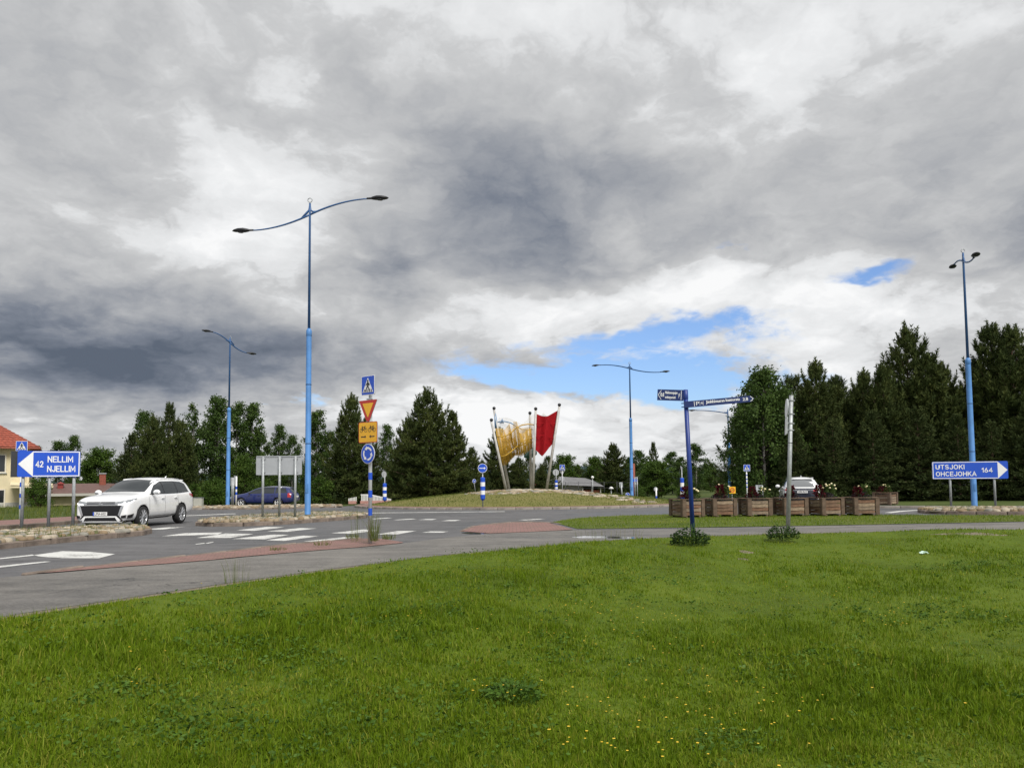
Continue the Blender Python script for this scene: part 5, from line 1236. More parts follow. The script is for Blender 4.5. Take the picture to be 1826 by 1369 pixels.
simple_sign('pedestrian crossing sign on a blue-banded pole rising behind the left edge of the Nellim sign', 35.5, 947, 33, 795.5, rs, 18, R(18), 'ped', bands=[(868, 860), (887, 880), (907, 900)], pr=.06)
simple_sign('square orange-yellow speed zone sign with a round 30 symbol behind the second planter box', 1306, 900, 46, 873.5, rs, 11.5, 0, 'zone', pr=.025)
simple_sign('white blank plate on a leaning post behind the mound, left of the middle lamp', 1110, 892, 64, 864, lambda s: rrect(s, s*1.5, .05), 6.2, 0, 'back', tilt=R(-4), pr=.06)
simple_sign('low round blue sign at the foot of the middle lamp post', 1119, 891, 64, 882, rd, 8, 0, 'keepright')
simple_sign('round grey sign back on a short blue-banded post between middle lamp and finger post', 1170.5, 896, 58, 872, rd, 7.5, R(15), 'back', bands=[(896, 892), (888, 884)], pr=.06)
t = simple_sign('small round sign back on a blue and white marker column behind the blue finger post', 1217, 897, 50, 834, rd, 7, R(75), 'back', marker=(853, 890))
t = simple_sign('banded pole with narrow edge-on sign beside the left lamp post', 421, 904, 51, 852, rs, 8, R(72), 'back', bands=[(872, 867), (882, 877)], pr=.05)
# blue information board behind middle lamp
t = board_back('blue and white information boards on two posts behind the middle lamp post', 1128.5, 1137.5, 850, 864, (1132, 1136), 69, 893)
mb = MB(); mb.plate(rrect(.42, .26, .02), -.08, -.07, BLU, 0, PT(1133, 856, 69).z-t.location.z); mb.build('blue_panel', PAL, t)
mb = MB(); mb.tube([(-.15, .1, 0), (-.15, .1, 3.4)], .16, 10); mb.build('brick_red_post', M_BRICK, t)
t = board_back('grey double notice board on two legs behind the third planter box', 1347.5, 1360.5, 864.5, 874, (1349, 1359), 47, 897)
mb = MB(); mb.plate(rrect(.36, .16, .01), -.035, -.03, WHT, 0, PT(1354, 877.5, 47).z-t.location.z); mb.plate(rrect(.3, .03, .005), -.04, -.036, BLK, 0, PT(1354, 869, 47).z-t.location.z); mb.build('notice', PAL, t)

# blue finger post --------------------------------------------------
def finger_post():
    b = on_lawn(1236, 957); d = b.y; k = d/F_PX; top = PT(1222, 695, d); v = top-b; H = v.length
    t = thing('finger_post', 'leaning blue signpost with two finger signs standing in the lawn edge weeds', 'signpost', b)
    q = Vector((0, 0, 1)).rotation_difference(v.normalized()); t.rotation_mode = 'QUATERNION'; t.rotation_quaternion = q
    mb = MB(); mb.tube([(0, 0, -.1), (0, 0, H)], .052, 14); mb.lathe([(.056, H-.22), (.06, H-.21), (.06, H), (.001, H+.01)], 14); mb.build('post', S_FBLUE, t)
    z1 = H-(707-695)*k; z2 = H-(722-695)*k
    # left finger, turned a little towards the camera
    f = bpy.data.objects.new('finger_sign', None); 
    w1, h1 = 50*k, 19.5*k; mb = MB(); mb.plate([(-w1, -h1/2), (-.05, -h1/2), (-.05, h1/2), (-w1, h1/2)], -.02, .02, FBL, 0, 0)
    o = mb.build('finger_sign', PAL, t, (0, -.02, z1+.02), (0, R(5.5), R(-14)))
    mb = MB(); y = -.0215
    def line(x0, z0, x1, z1_, w2=.006):
        dx_, dz_ = x1-x0, z1_-z0; l_ = math.hypot(dx_, dz_); nx, nz = -dz_/l_*w2, dx_/l_*w2; mb.plate([(x0+nx, z0+nz), (x0-nx, z0-nz), (x1-nx, z1_-nz), (x1+nx, z1_+nz)], y-.001, y, WHT)
    line(-w1+.09, h1*.42, -w1+.02, 0); line(-w1+.02, 0, -w1+.09, -h1*.42); line(-w1*.16, h1*.42, -w1*.16, -h1*.42)
    put_text(mb, '0.8', -w1*.89, -h1*.17, w1*.12, h1*.36, y-.001, WHT, .006); put_text(mb, 'Mukkavuopajan', -w1*.73, h1*.03, w1*.43, h1*.32, y-.001, WHT, .005); put_text(mb, 'virkistysreitti', -w1*.73, -h1*.40, w1*.37, h1*.32, y-.001, WHT, .005); put_text(mb, 'P', -w1*.25, -h1*.25, w1*.05, h1*.42, y-.001)
    mb.build('lettering', PAL, o)
    w2, h2 = 116*k, 11*k; mb = MB(); mb.plate([(-.06, -h2/2), (w2-.08, -h2/2), (w2, 0), (w2-.08, h2/2), (-.06, h2/2)], -.02, .02, FBL)
    o = mb.build('finger_sign', PAL, t, (0, -.075, z2), (0, R(-2.2), R(-9)))
    mb = MB(); line(w2-.085, h2*.40, w2-.02, 0); line(w2-.02, 0, w2-.085, -h2*.40); line(.17, h2*.4, .17, -h2*.4)
    put_text(mb, 'P', .21, -h2*.28, .07, h2*.6, y-.001); put_text(mb, '4', .31, -h2*.22, .05, h2*.45, y-.001); put_text(mb, 'Jänkkävaaran kuntorata', w2*.285, -h2*.26, w2*.50, h2*.62, y-.001, WHT, .007); put_text(mb, '2.8', w2*.83, -h2*.24, w2*.075, h2*.5, y-.001, WHT, .007)
    line(.295, h2*.35, .295, -h2*.35, .003); line(.375, h2*.35, .375, -h2*.35, .003)
    mb.build('lettering', PAL, o)
    for dz in (.035, -.05): mb = MB(); mb.box((-.07, -.03, z2+dz), (.09, .03, .02)); mb.build('clamp', S_FBLUE, t)
finger_post()
# grey post with edge-on round sign and plate
def grey_post():
    b = on_lawn(1405, 950); d = b.y; k = d/F_PX; top = PT(1411, 705, d); v = top-b; H = v.length
    t = thing('traffic_sign', 'galvanised post with round sign and plate seen edge-on, right of the finger post', 'traffic sign', b)
    t.rotation_mode = 'QUATERNION'; t.rotation_quaternion = Vector((0, 0, 1)).rotation_difference(v.normalized())
    post(t, H, .052, M_GALV, None, -.1)
    for z_, shp, nm in ((H-24*k, circ(.255, 28), 'round_sign'), (H-55*k, rrect(.33, .44, .03), 'sign_plate')):
        mb = MB(); mb.plate(shp, -.012, .006, ALU); mb.plate([(a*.995, c*.995) for a, c in shp], .0065, .010, WHT); o = mb.build(nm, PAL, t, (-.095, .03, z_), (0, 0, R(78)))
    for z_ in (H-9*k, H-33*k, H-62*k, H-50*k):
        mb = MB(); mb.lathe([(.058, z_-.02), (.062, z_-.012), (.062, z_+.012), (.058, z_+.02)], 12); mb.box((-.06, 0, z_), (.09, .04, .03)); mb.box((.07, 0, z_), (.04, .03, .025)); mb.build('clamp', M_GALV, t)
    mb = MB(); mb.lathe([(.0535, H-85*k-.01), (.0535, H-85*k+.01)], 12); mb.build('tie', M_BLACK, t)
grey_post()
# ------------------------------------------------------------------ sculpture on the mound
M_GALVP = mat('sculpture_pole', (.42, .41, .39), .6, .15, var=.15, scale=3)
M_GOLD = mat('golden_rod', (.48, .29, .035), .5, .1, var=.2, scale=4)
M_SILV = mat('silver_rod', (.50, .49, .45), .5, .3, var=.1)
M_REDB = mat('red_rod', (.30, .007, .012), .75, var=.12, scale=3, spec=.15)
M_TEAL = mat('teal_rod', (.03, .13, .10), .5, var=.1)
M_STEELB = mat('blue_rod', (.12, .22, .36), .5, .2, var=.1)
def sculpture():
    D0 = 53.5; c = PT(935, 873, D0); c.z = mound_z(c.x, c.y)
    t = thing('sculpture', 'flag-like sculpture of leaning poles with golden rods and red banner on the mound', 'sculpture', c)
    def W(px_, py_, d): return PT(px_, py_, d)-c
    poles = {'A': ((903, 873), (876.3, 752), D0-1.0), 'B': ((908.5, 873), (881, 731), D0+.8), 'C': ((947, 873), (945, 739.5), D0+.9), 'D': ((950, 873), (955.3, 732), D0-1.0), 'E': ((974.5, 873), (997.5, 725), D0-.4)}
    PP = {}
    for nm, (b, tp, d) in poles.items():
        a = W(b[0], b[1], d); a.z = mound_z(c.x+a.x, c.y+a.y)-c.z-.05; e = W(tp[0], tp[1], d); PP[nm] = (a, e)
        mb = MB(); mb.tube([a, a.lerp(e, .5), e], [.10, .092, .08], 12); p = mb.build('pole', M_GALVP, t)
        mb = MB(); mb.ball(tuple(e+Vector((0, 0, .13))), .12, 0, 12, 8); mb.tube([e, e+Vector((0, 0, .06))], .07, 8); mb.build('finial', M_BLACK, p)
    L = lambda nm, f: PP[nm][0].lerp(PP[nm][1], f)
    def curtain(name, top, bot, d0, d1, n, m, rad, bulge=.5, lab=None):
        """hanging rods between two outlines; returns nothing"""
        xs = np.linspace(top[0][0], top[-1][0], n); rods = []
        for i, x in enumerate(xs):
            f = i/(n-1); d = d0+(d1-d0)*f+bulge*math.sin(f*2*math.pi)
            yt = np.interp(x, [p[0] for p in top], [p[1] for p in top]); f2 = (x-top[0][0])/(top[-1][0]-top[0][0])
            xb = bot[0][0]+(bot[-1][0]-bot[0][0])*f2; yb = np.interp(xb, [p[0] for p in bot], [p[1] for p in bot])
            a, b = W(x, yt, d), W(xb, yb, d)
            mb = MB(); mb.tube([a, b], rad, 5); mb.build(name, m, t)
    T = lambda l: [(840+a/7.606, 720+b/7.606) for a, b in l]
    curtain('golden_rod', T([(330, 330), (400, 330), (455, 350), (520, 265), (545, 400), (575, 240), (620, 240), (660, 400), (720, 390), (775, 330), (835, 340)]), T([(430, 835), (475, 830), (530, 780), (570, 730), (600, 700), (680, 712), (730, 680), (835, 600)]), D0-1.0, D0-.6, 52, M_GOLD, .016, .5)
    curtain('golden_rod', T([(340, 480), (440, 430), (520, 380), (600, 520), (700, 470), (835, 400)]), T([(425, 800), (475, 800), (530, 760), (600, 690), (680, 690), (835, 560)]), D0-.4, D0+.2, 40, M_GOLD, .016, -.4)
    curtain('golden_rod', T([(345, 370), (440, 400), (560, 330), (640, 320), (720, 330), (835, 300)]), T([(415, 760), (475, 780), (530, 740), (600, 690), (680, 680), (835, 590)]), D0-.7, D0-.2, 42, M_GOLD, .016, .15)
    curtain('silver_rod', T([(350, 250), (380, 190), (460, 180), (540, 200), (620, 245), (680, 270), (740, 240), (800, 170), (860, 140)]), T([(400, 560), (470, 560), (560, 520), (640, 500), (700, 470), (860, 420)]), D0+.8, D0+.9, 40, M_SILV, .013, .3)
    curtain('blue_rod', T([(318, 165), (330, 120), (345, 190)]), T([(325, 330), (340, 345), (352, 330)]), D0+.75, D0+.75, 7, M_STEELB, .03, 0)
    curtain('blue_rod', T([(395, 250), (425, 190), (440, 240)]), T([(395, 268), (425, 262), (440, 268)]), D0+.75, D0+.75, 6, M_STEELB, .02, 0)
    curtain('teal_rod', T([(715, 640), (800, 560), (890, 640)]), T([(725, 730), (800, 750), (885, 690)]), D0+1.0, D0+1.0, 16, M_TEAL, .03, 0)
    curtain('silver_rod', T([(955, 150), (985, 115), (1030, 165)]), T([(960, 180), (985, 180), (1030, 180)]), D0+1.4, D0+1.4, 8, M_SILV, .013, 0)
    # red banner of close-set flat slats
    top = T([(885, 135), (925, 150), (960, 163), (1000, 170), (1040, 165), (1090, 137), (1140, 108), (1183, 88)]); bot = T([(865, 620), (900, 645), (930, 680), (965, 712), (1010, 660), (1060, 592), (1085, 565), (1108, 543)])
    n = 30
    for i in range(n):
        def pt(f, up):
            q = top if up else bot; x = q[0][0]+(q[-1][0]-q[0][0])*f; y = np.interp(x, [p[0] for p in q], [p[1] for p in q]); return W(x, y, D0-1.0+.6*f+.18*math.sin(f*9))
        f0, f1 = i/n, (i+1.0)/n+.004
        a, b, c2, d2_ = pt(f0, False), pt(f1, False), pt(f1, True), pt(f0, True); th = Vector((0, .02, 0)); of = Vector((0, .022*(i % 2), 0))
        mb = MB(); mb.add([a+of, b+of, c2+of, d2_+of, a+of+th, b+of+th, c2+of+th, d2_+of+th], [(0, 1, 2, 3), (7, 6, 5, 4), (0, 4, 5, 1), (1, 5, 6, 2), (2, 6, 7, 3), (3, 7, 4, 0)]); mb.build('red_slat', M_REDB, t)
    # wavy rails
    for pts, m, d0, d1 in (([(330, 255), (400, 238), (460, 238), (540, 258), (620, 310), (690, 345), (760, 352), (835, 345)], M_STEELB, D0+.85, D0+.9), ([(345, 440), (420, 442), (490, 425), (560, 375), (620, 318), (690, 288), (770, 275), (865, 285)], M_GOLD, D0-1.0, D0-.9),
                           ([(405, 715), (470, 700), (540, 650), (620, 580), (700, 510), (770, 475), (835, 465)], M_GOLD, D0-1.0, D0-.8), ([(420, 760), (500, 680), (600, 600), (680, 560), (760, 515), (835, 518)], M_GOLD, D0-.2, D0+.3),
                           ([(885, 270), (960, 262), (1040, 275), (1150, 262)], M_REDB, D0-1.06, D0-.48), ([(880, 450), (950, 428), (1030, 440), (1125, 470)], M_REDB, D0-1.06, D0-.48)):
        q = T(pts); mb = MB(); mb.tube([W(x, y, d0+(d1-d0)*i/(len(q)-1)) for i, (x, y) in enumerate(q)], .022 if m is M_REDB else .04, 8); mb.build('wavy_rail', m, t)
sculpture()

# ------------------------------------------------------------------ planter boxes
M_WOODS = [mat('plank_%s' % n, c, .85, var=.35, scale=5, bump=.4, bscale=30) for n, c in (('brown', (.145, .088, .054)), ('red', (.155, .085, .05)), ('grey', (.20, .15, .105)), ('pale', (.25, .185, .125)))]
M_POST = mat('planter_post', (.11, .075, .05), .85, var=.35, scale=5, bump=.4, bscale=30)
M_SOILD = mat('potting_soil', (.03, .022, .016), .95, var=.3, scale=12, bump=.8)
def wobble_plank(L_, h, th, seed, m):
    r = random.Random(seed); mb = MB(); n = 5; vs = []
    for i in range(n+1):
        x = -L_/2+L_*i/n; a, b = r.uniform(-.006, .006), r.uniform(-.010, .006)
        vs += [(x, -th/2+r.uniform(-.004, .004), -h/2+a), (x, th/2, -h/2+a), (x, th/2, h/2+b), (x, -th/2+r.uniform(-.006, .002), h/2+b)]
    fs = [(i*4+k, (i+1)*4+k, (i+1)*4+(k+1) % 4, i*4+(k+1) % 4) for i in range(n) for k in range(4)]
    return mb.add(vs, fs+[(0, 3, 2, 1), (n*4, n*4+1, n*4+2, n*4+3)]).mesh('plank', m)
PLANKS = [wobble_plank(.74, .116, .032, i, M_WOODS[i % 4]) for i in range(12)]
POSTM = [MB().bbox((0, 0, .315), (.15, .045, .63), .006).mesh('corner_post', M_POST) for _ in range(1)]
S_ = 1.0
def planter(label, loc, rz):
    t = thing('planter_box', label, 'planter', loc, rz, 'wooden planter boxes beside the path'); t.scale = (1.0, 1.0, 1.0)
    for k in range(4):
        a = k*math.pi/2; c_, s_ = math.cos(a), math.sin(a)
        for j in range(4): inst('plank', PLANKS[rnd.randrange(12)], t, (s_*.44, -c_*.44, .105+j*.133), a+(0 if rnd.random() < .5 else math.pi)*0, (1, 1, 1))
        for e_ in (-1, 1): inst('corner_post', POSTM[0], t, (s_*.478+c_*e_*.412, -c_*.478+s_*e_*.412, 0), a)
    mb = MB()
    for k in range(4):
        a = k*math.pi/2; c_, s_ = math.cos(a), math.sin(a); mb = MB(); mb.bbox((0, 0, 0), (.86 if k % 2 else 1.02, .09, .03), .005); mb.build('rim_board', M_WOODS[0] if k % 2 else M_POST, t, (s_*.465, -c_*.465, .645), (0, 0, a))
    mb = MB(); mb.box((0, 0, .56), (.85, .85, .04)); mb.build('soil', M_SOILD, t)
    for x in (-.3, .3): mb = MB(); mb.box((x, 0, -.01), (.1, .9, .06)); mb.build('skid', M_POST, t)
    return t
PLN = ['leftmost wooden planter box, nearest the blue finger post', 'second wooden planter box from the left, below the orange speed zone sign', 'third wooden planter box from the left, below the grey notice board', 'fourth wooden planter box, directly behind the grey sign post',
       'fifth wooden planter box, in front of the right tail lamp of the parked vehicle', 'rightmost wooden planter box of the long row']
M_AMA = leaf_mat('amaranth_red', (.028, .003, .005), (.065, .005, .010), (.12, .012, .018), rough=.6, trans=.15)
M_PET = leaf_mat('petunia_foliage', (.03, .035, .03), (.055, .05, .05), (.10, .06, .10), rough=.6, trans=.15)
M_FLG = leaf_mat('flower_greens', (.03, .06, .015), (.07, .11, .025), (.11, .15, .04), rough=.55, trans=.25)
M_BLOOM = mat('yellow_bloom', (.78, .62, .20), .5, var=.2, scale=30, c2=(.85, .80, .60))
def plant(name, label, loc, m, H, rr, n, size, seed, up=.5, bloom=0, group=None):
    r = np.random.RandomState(seed); t = thing(name, label, 'plant', loc, 0, group)
    q = r.random_sample(n)**.7; a = r.uniform(0, 6.28, n); w_ = rr*np.sqrt(r.random_sample(n))*(1.05-.75*q)
    P = np.stack([w_*np.cos(a), w_*np.sin(a), H*q], -1); V, Fc = leaf_quads(P, np.stack([np.cos(a), np.sin(a), np.full(n, up)], -1)+r.normal(0, .35, (n, 3)), size*r.uniform(.6, 1.3, n), seed, .5)
    link(bpy.data.objects.new('foliage', fast_mesh('foliage', V, Fc, m)), t)
    mb = MB()
    for i in range(5): b = r.uniform(0, 6.28); mb.tube([(0, 0, -.02), (rr*.4*math.cos(b), rr*.4*math.sin(b), H*.85)], .008, 4)
    mb.build('stem', M_FLG, t)
    for i in range(bloom):
        b = r.uniform(0, 6.28); ww = rr*r.uniform(.2, 1.0); s_ = r.uniform(.035, .055); mb = MB(); c_ = (ww*math.cos(b), ww*math.sin(b), H*r.uniform(.75, 1.12)); mb.ball(c_, s_, 0, 7, 4, (1, 1, .8)); mb.build('bloom', M_BLOOM, t)
    return t
d_p = 29.7; step = (PT(1535, 905, d_p).x-PT(1221, 905, d_p).x)/5
ROT = [R(20), R(9), R(5), R(7), R(13), R(2)]
RED_OFF = [0, .02, -.10, .02, -.25, -.12]; YEL_OFF = [.18, .10, .25, 0, .12, .12]
for i in range(6):
    x = PT(1221, 905, d_p).x+step*i; dpt = d_p+(.0 if i else -.35); loc = Vector((x, dpt, G(x, dpt)+.06)); planter(PLN[i], loc, ROT[i])
    zb = loc.z+.58
    plant('amaranth', 'dark red amaranth growing in the %s' % PLN[i].split(',')[0].replace('wooden ', ''), (x+RED_OFF[i]-.05, dpt-.15, zb), M_AMA, (.52, .58, .48, .5, .52, .44)[i], .24, 210, .10, 500+i, .8, 0, 'dark red plants in the planter boxes')
    if i != 3: plant('flowering_plant', 'yellow-white flowers growing in the %s' % PLN[i].split(',')[0].replace('wooden ', ''), (x+YEL_OFF[i]+.1, dpt+.05, zb), M_FLG, (.42, .62, .46, 0, .55, .55)[i], .28, 240, .10, 520+i, .6, (6, 4, 7, 0, 10, 7)[i], 'yellow flowers in the planter boxes')
    plant('petunia', 'dusky purple trailing foliage filling the %s' % PLN[i].split(',')[0].replace('wooden ', ''), (x, dpt, zb), M_PET, .24, .48, 420, .075, 540+i, .5, 0, 'purple filler plants in the planter boxes')
x7 = AT(1578, 42.5); planter('single wooden planter box further back, right of the long row', Vector((x7.x, x7.y, x7.z+.10)), R(40))
plant('amaranth', 'low dusky red plants in the single planter box further back', (x7.x-.1, x7.y, x7.z+.66), M_AMA, .4, .42, 260, .09, 561, .6, 0, 'dark red plants in the planter boxes')
plant('flowering_plant', 'yellow flowers in the single planter box further back', (x7.x+.1, x7.y-.1, x7.z+.66), M_FLG, .5, .25, 180, .10, 562, .6, 7, 'yellow flowers in the planter boxes')
M_DWEED = leaf_mat('dark_weed', (.012, .030, .008), (.03, .06, .014), (.06, .095, .022), rough=.6, trans=.15)
# weeds round the post feet
def weed(label, p, H, rr, n, size, seed, m=None, cat='plant'):
    r = np.random.RandomState(seed); t = thing('weed_clump', label, cat, p)
    a = r.uniform(0, 6.28, n); w_ = rr*np.sqrt(r.random_sample(n)); q = r.random_sample(n); P = np.stack([w_*np.cos(a), w_*np.sin(a)*.8, H*q*(1-.5*(w_/rr)**2)+.02], -1)
    V, Fc = leaf_quads(P, np.stack([np.cos(a), np.sin(a), np.full(n, .25)], -1)+r.normal(0, .5, (n, 3)), size*r.uniform(.6, 1.4, n), seed, .5); link(bpy.data.objects.new('foliage', fast_mesh('foliage', V, Fc, m or M_WEED)), t)
    mb = MB()
    for i in range(14): b = r.uniform(0, 6.28); o = rr*r.uniform(.1, .9); mb.tube([(o*.5*math.cos(b), o*.5*math.sin(b), 0), (o*math.cos(b), o*math.sin(b), H*r.uniform(.7, 1.35))], .004, 4)
    mb.build('stem', M_WEED, t); return t
weed('dark leafy weed clump round the foot of the blue finger post', on_lawn(1230, 972), .34, .38, 1300, .05, 601, M_DWEED)
weed('dark leafy weed clump at the foot of the grey sign post', on_lawn(1396, 962), .32, .34, 1000, .048, 602, M_DWEED)
weed('dark green weed clump with buttercups in the foreground lawn', on_lawn(912, 1250), .12, .22, 500, .04, 603)
def grass_tuft(label, p, H, rr, n, seed, m=None, lean=.35, wd=.009):
    r = np.random.RandomState(seed); a = r.uniform(0, 6.28, n); w_ = rr*np.sqrt(r.random_sample(n)); x, y = p.x+w_*np.cos(a), p.y+w_*np.sin(a)
    b = r.uniform(0, 6.28, n); h = H*r.uniform(.35, 1.1, n); ln = np.abs(r.normal(0, lean, n)); o_ = np.stack([np.cos(a)*np.sin(ln), np.sin(a)*np.sin(ln), np.cos(ln)], -1)
    P0 = np.stack([x-p.x, y-p.y, np.zeros(n)], -1); sdv = np.stack([np.cos(b), np.sin(b), np.zeros(n)], -1)*wd/2; md = P0+np.stack([o_[:, 0]*.35, o_[:, 1]*.35, np.ones(n)*.55], -1)*h[:, None]; tp = P0+o_*h[:, None]
    V = np.stack([P0-sdv, P0+sdv, md+sdv*.8, md-sdv*.8, tp], 1).reshape(-1, 3); k = np.arange(n)[:, None]*5; Fc = np.concatenate([k+[[0, 1, 2]], k+[[0, 2, 3]], k+[[3, 2, 4]]], 1).reshape(-1, 3)
    o = bpy.data.objects.new('grass_tuft', fast_mesh('grass_tuft', V, Fc, m or M_DRY, tint=np.repeat(np.clip(r.normal(.5, .22, n), 0, 1), 5))); link(o); o.location = p; return tag(o, label, 'plant' if label else None)
b = PT(668, 964, 16.55); grass_tuft('tall dry grass tuft leaning on the stacked traffic sign pole', b, .70, .10, 80, 611, None, .35, .007)
b = PT(650, 962, 17.3); b.z = G(b.x, b.y); grass_tuft('wispy tall grass stems left of the stacked traffic sign pole', b, .95, .35, 40, 612, None, .3, .006)
for px_, py_, H_, lab in ((628, 963, .16, 'small weed tuft in the red pavers nearest the traffic sign pole'), (575, 976, .14, 'low weed tuft growing in the middle of the red paved strip'), (694, 965, .2, 'small weed tuft right of the traffic sign pole on the strip tip'), (496, 985, .08, 'tiny weed in the pavers at the left part of the strip')):
    b = GP(px_, py_); b.z += .05; grass_tuft(lab, b, H_, .16, 70, int(px_), None, .7, .008)
b = GP(422, 1041); grass_tuft('tall thin grass stalks at the path edge on the left', b, .42, .18, 34, 620, None, .22, .004)
b = GP(1090, 958); tag(grass_tuft(None, b, .3, .9, 40, 621, None, .25, .006), kind='stuff')
# plastic litter on the lawn
def litter():
    p = on_lawn(1648, 988); r = random.Random(9); bm = bmesh.new(); bmesh.ops.create_icosphere(bm, subdivisions=2, radius=.075)
    for v in bm.verts: q = r.uniform(.55, 1.3); v.co = Vector((v.co.x*q*1.25, v.co.y*q*.8, abs(v.co.z)*q*.6+.02))
    me = bpy.data.meshes.new('litter'); bm.to_mesh(me); bm.free(); me.materials.append(mat('crumpled_plastic', (.55, .72, .62), .4, var=.05)); o = bpy.data.objects.new('litter', me); link(o); o.location = p
    tag(o, 'crumpled pale plastic litter lying in the lawn on the right', 'litter')
litter()
# ------------------------------------------------------------------ vehicles
def paint(name, c, c2=None):
    return mat(name, c, .28, 0, var=0.0, coat=1.0)
M_WPAINT = paint('white_car_paint', (.82, .83, .84)); M_BPAINT = paint('blue_car_paint', (.008, .016, .10)); M_NPAINT = paint('dark_navy_paint', (.012, .016, .03))
M_CARGLASS = mat('car_glass', (.022, .027, .03), .05, var=0, spec=.6)
M_REARG = mat('sky_reflection_tone_glass', (.20, .21, .22), .12, var=0, spec=.8)  # bright sky reflected in the rear window, put into the base colour
M_TYRE = mat('tyre_rubber', (.012, .012, .013), .85, var=.2, scale=20)
M_RIM = mat('alloy_rim', (.50, .51, .53), .3, .75, var=.05); M_CHROME = mat('chrome_trim', (.62, .63, .65), .15, .9, var=0)
M_TRIM = mat('black_trim', (.010, .010, .012), .35, var=0); M_LIGHTR = mat('tail_light_red', (.38, .012, .012), .15, var=0, coat=.8)
M_LENS = mat('headlight_lens', (.30, .32, .34), .08, .3, var=0, coat=1.0); M_DRL = mat('daytime_light', (.9, .92, .95), .3, var=0, emit=((1, 1, 1), 1.1))
M_PLATE = mat('number_plate', (.78, .78, .78), .5, var=0)
CPAL = [M_WPAINT]
def car_body(stations, wheels, wr, paintm, name='body'):
    """loft of cross sections, smoothed, with wheel arches cut out"""
    mb = MB(); n = len(stations[0][1]); ring = 2*n-2
    for x, sec in stations:
        half = [(y, z) for y, z in sec]; full = half+[(-y, z) for y, z in half[-2:0:-1]]
        mb.v += [(x, y, z) for y, z in full]
    for i in range(len(stations)-1):
        for k in range(ring): mb.f.append([i*ring+k, i*ring+(k+1) % ring, (i+1)*ring+(k+1) % ring, (i+1)*ring+k]); mb.mi.append(0); mb.sm.append(True)
    for i, rev in ((0, True), (len(stations)-1, False)):
        for a in range(n-1):
            p, q = i*ring+a, i*ring+a+1; s, t = i*ring+(ring-a) % ring, i*ring+(ring-a-1) % ring
            f = [p, q, t, s]; f = [v for j, v in enumerate(f) if v not in f[:j]]
            mb.f.append(f[::-1] if rev else f); mb.mi.append(0); mb.sm.append(True)
    me = mb.mesh('tmp', [paintm, M_TRIM]); bm = bmesh.new(); bm.from_mesh(me); bmesh.ops.recalc_face_normals(bm, faces=bm.faces[:]); bm.to_mesh(me); bm.free()
    o = bpy.data.objects.new('tmp', me); col.objects.link(o)
    s = o.modifiers.new('s', 'SUBSURF'); s.levels = 2; s.render_levels = 2
    cut = []
    for wx in wheels:
        cm = MB(); cm.lathe([(.001, -1.2), (wr*1.14, -1.2), (wr*1.14, 1.2), (.001, 1.2)], 36, 1, (wx, 0, wr*1.01), 'Y'); cme = cm.mesh('cut', [paintm, M_TRIM]); bm = bmesh.new(); bm.from_mesh(cme); bmesh.ops.remove_doubles(bm, verts=bm.verts[:], dist=1e-3); bmesh.ops.recalc_face_normals(bm, faces=bm.faces[:]); bm.to_mesh(cme); bm.free()
        co = bpy.data.objects.new('cut', cme); col.objects.link(co); cut.append(co)
        b = o.modifiers.new('b', 'BOOLEAN'); b.operation = 'DIFFERENCE'; b.object = co; b.solver = 'EXACT'
    dg = bpy.context.evaluated_depsgraph_get(); dg.update()
    # smooth, uncut surface for laying panels on
    for md in o.modifiers:
        if md.type == 'BOOLEAN': md.show_viewport = False
    dg.update(); ev = o.evaluated_get(dg); m0 = bpy.data.meshes.new_from_object(ev); bvh = BVHTree.FromPolygons([v.co.copy() for v in m0.vertices], [list(p.vertices) for p in m0.polygons])
    for md in o.modifiers: md.show_viewport = True
    dg.update(); m1 = bpy.data.meshes.new_from_object(o.evaluated_get(dg)); m1.name = name
    for c in cut+[o]: bpy.data.objects.remove(c)
    return m1, bvh
def lay(bvh, lo, hi, plane, off=.006, nu=8, nv=4, sgn=1):
    """patch between two outlines laid onto the body; plane gives the projection direction"""
    def cast(u, v):
        if plane == 'side': o, d = Vector((u, 2*sgn, v)), Vector((0, -sgn, 0))
        elif plane == 'front': o, d = Vector((4, u, v)), Vector((-1, 0, 0))
        elif plane == 'rear': o, d = Vector((-4, u, v)), Vector((1, 0, 0))
        else: o, d = Vector((u, v, 4)), Vector((0, 0, -1))
        h = bvh.ray_cast(o, d)
        if h[0] is None: h = bvh.find_nearest(o+d*(2 if plane == 'side' else 2.0))
        nr = h[1] if h[1].dot(d) < 0 else -h[1]
        return h[0]+nr*off
    def along(pl, f):
        s = f*(len(pl)-1); i = min(int(s), len(pl)-2); q = s-i; return (pl[i][0]*(1-q)+pl[i+1][0]*q, pl[i][1]*(1-q)+pl[i+1][1]*q)
    mb = MB(); vs = []
    for i in range(nu+1):
        a, b = along(lo, i/nu), along(hi, i/nu)
        for j in range(nv+1): q = j/nv; vs.append(cast(a[0]*(1-q)+b[0]*q, a[1]*(1-q)+b[1]*q))
    fs = [(i*(nv+1)+j, (i+1)*(nv+1)+j, (i+1)*(nv+1)+j+1, i*(nv+1)+j+1) for i in range(nu) for j in range(nv)]
    mb.add(vs, fs, 0, True); return mb
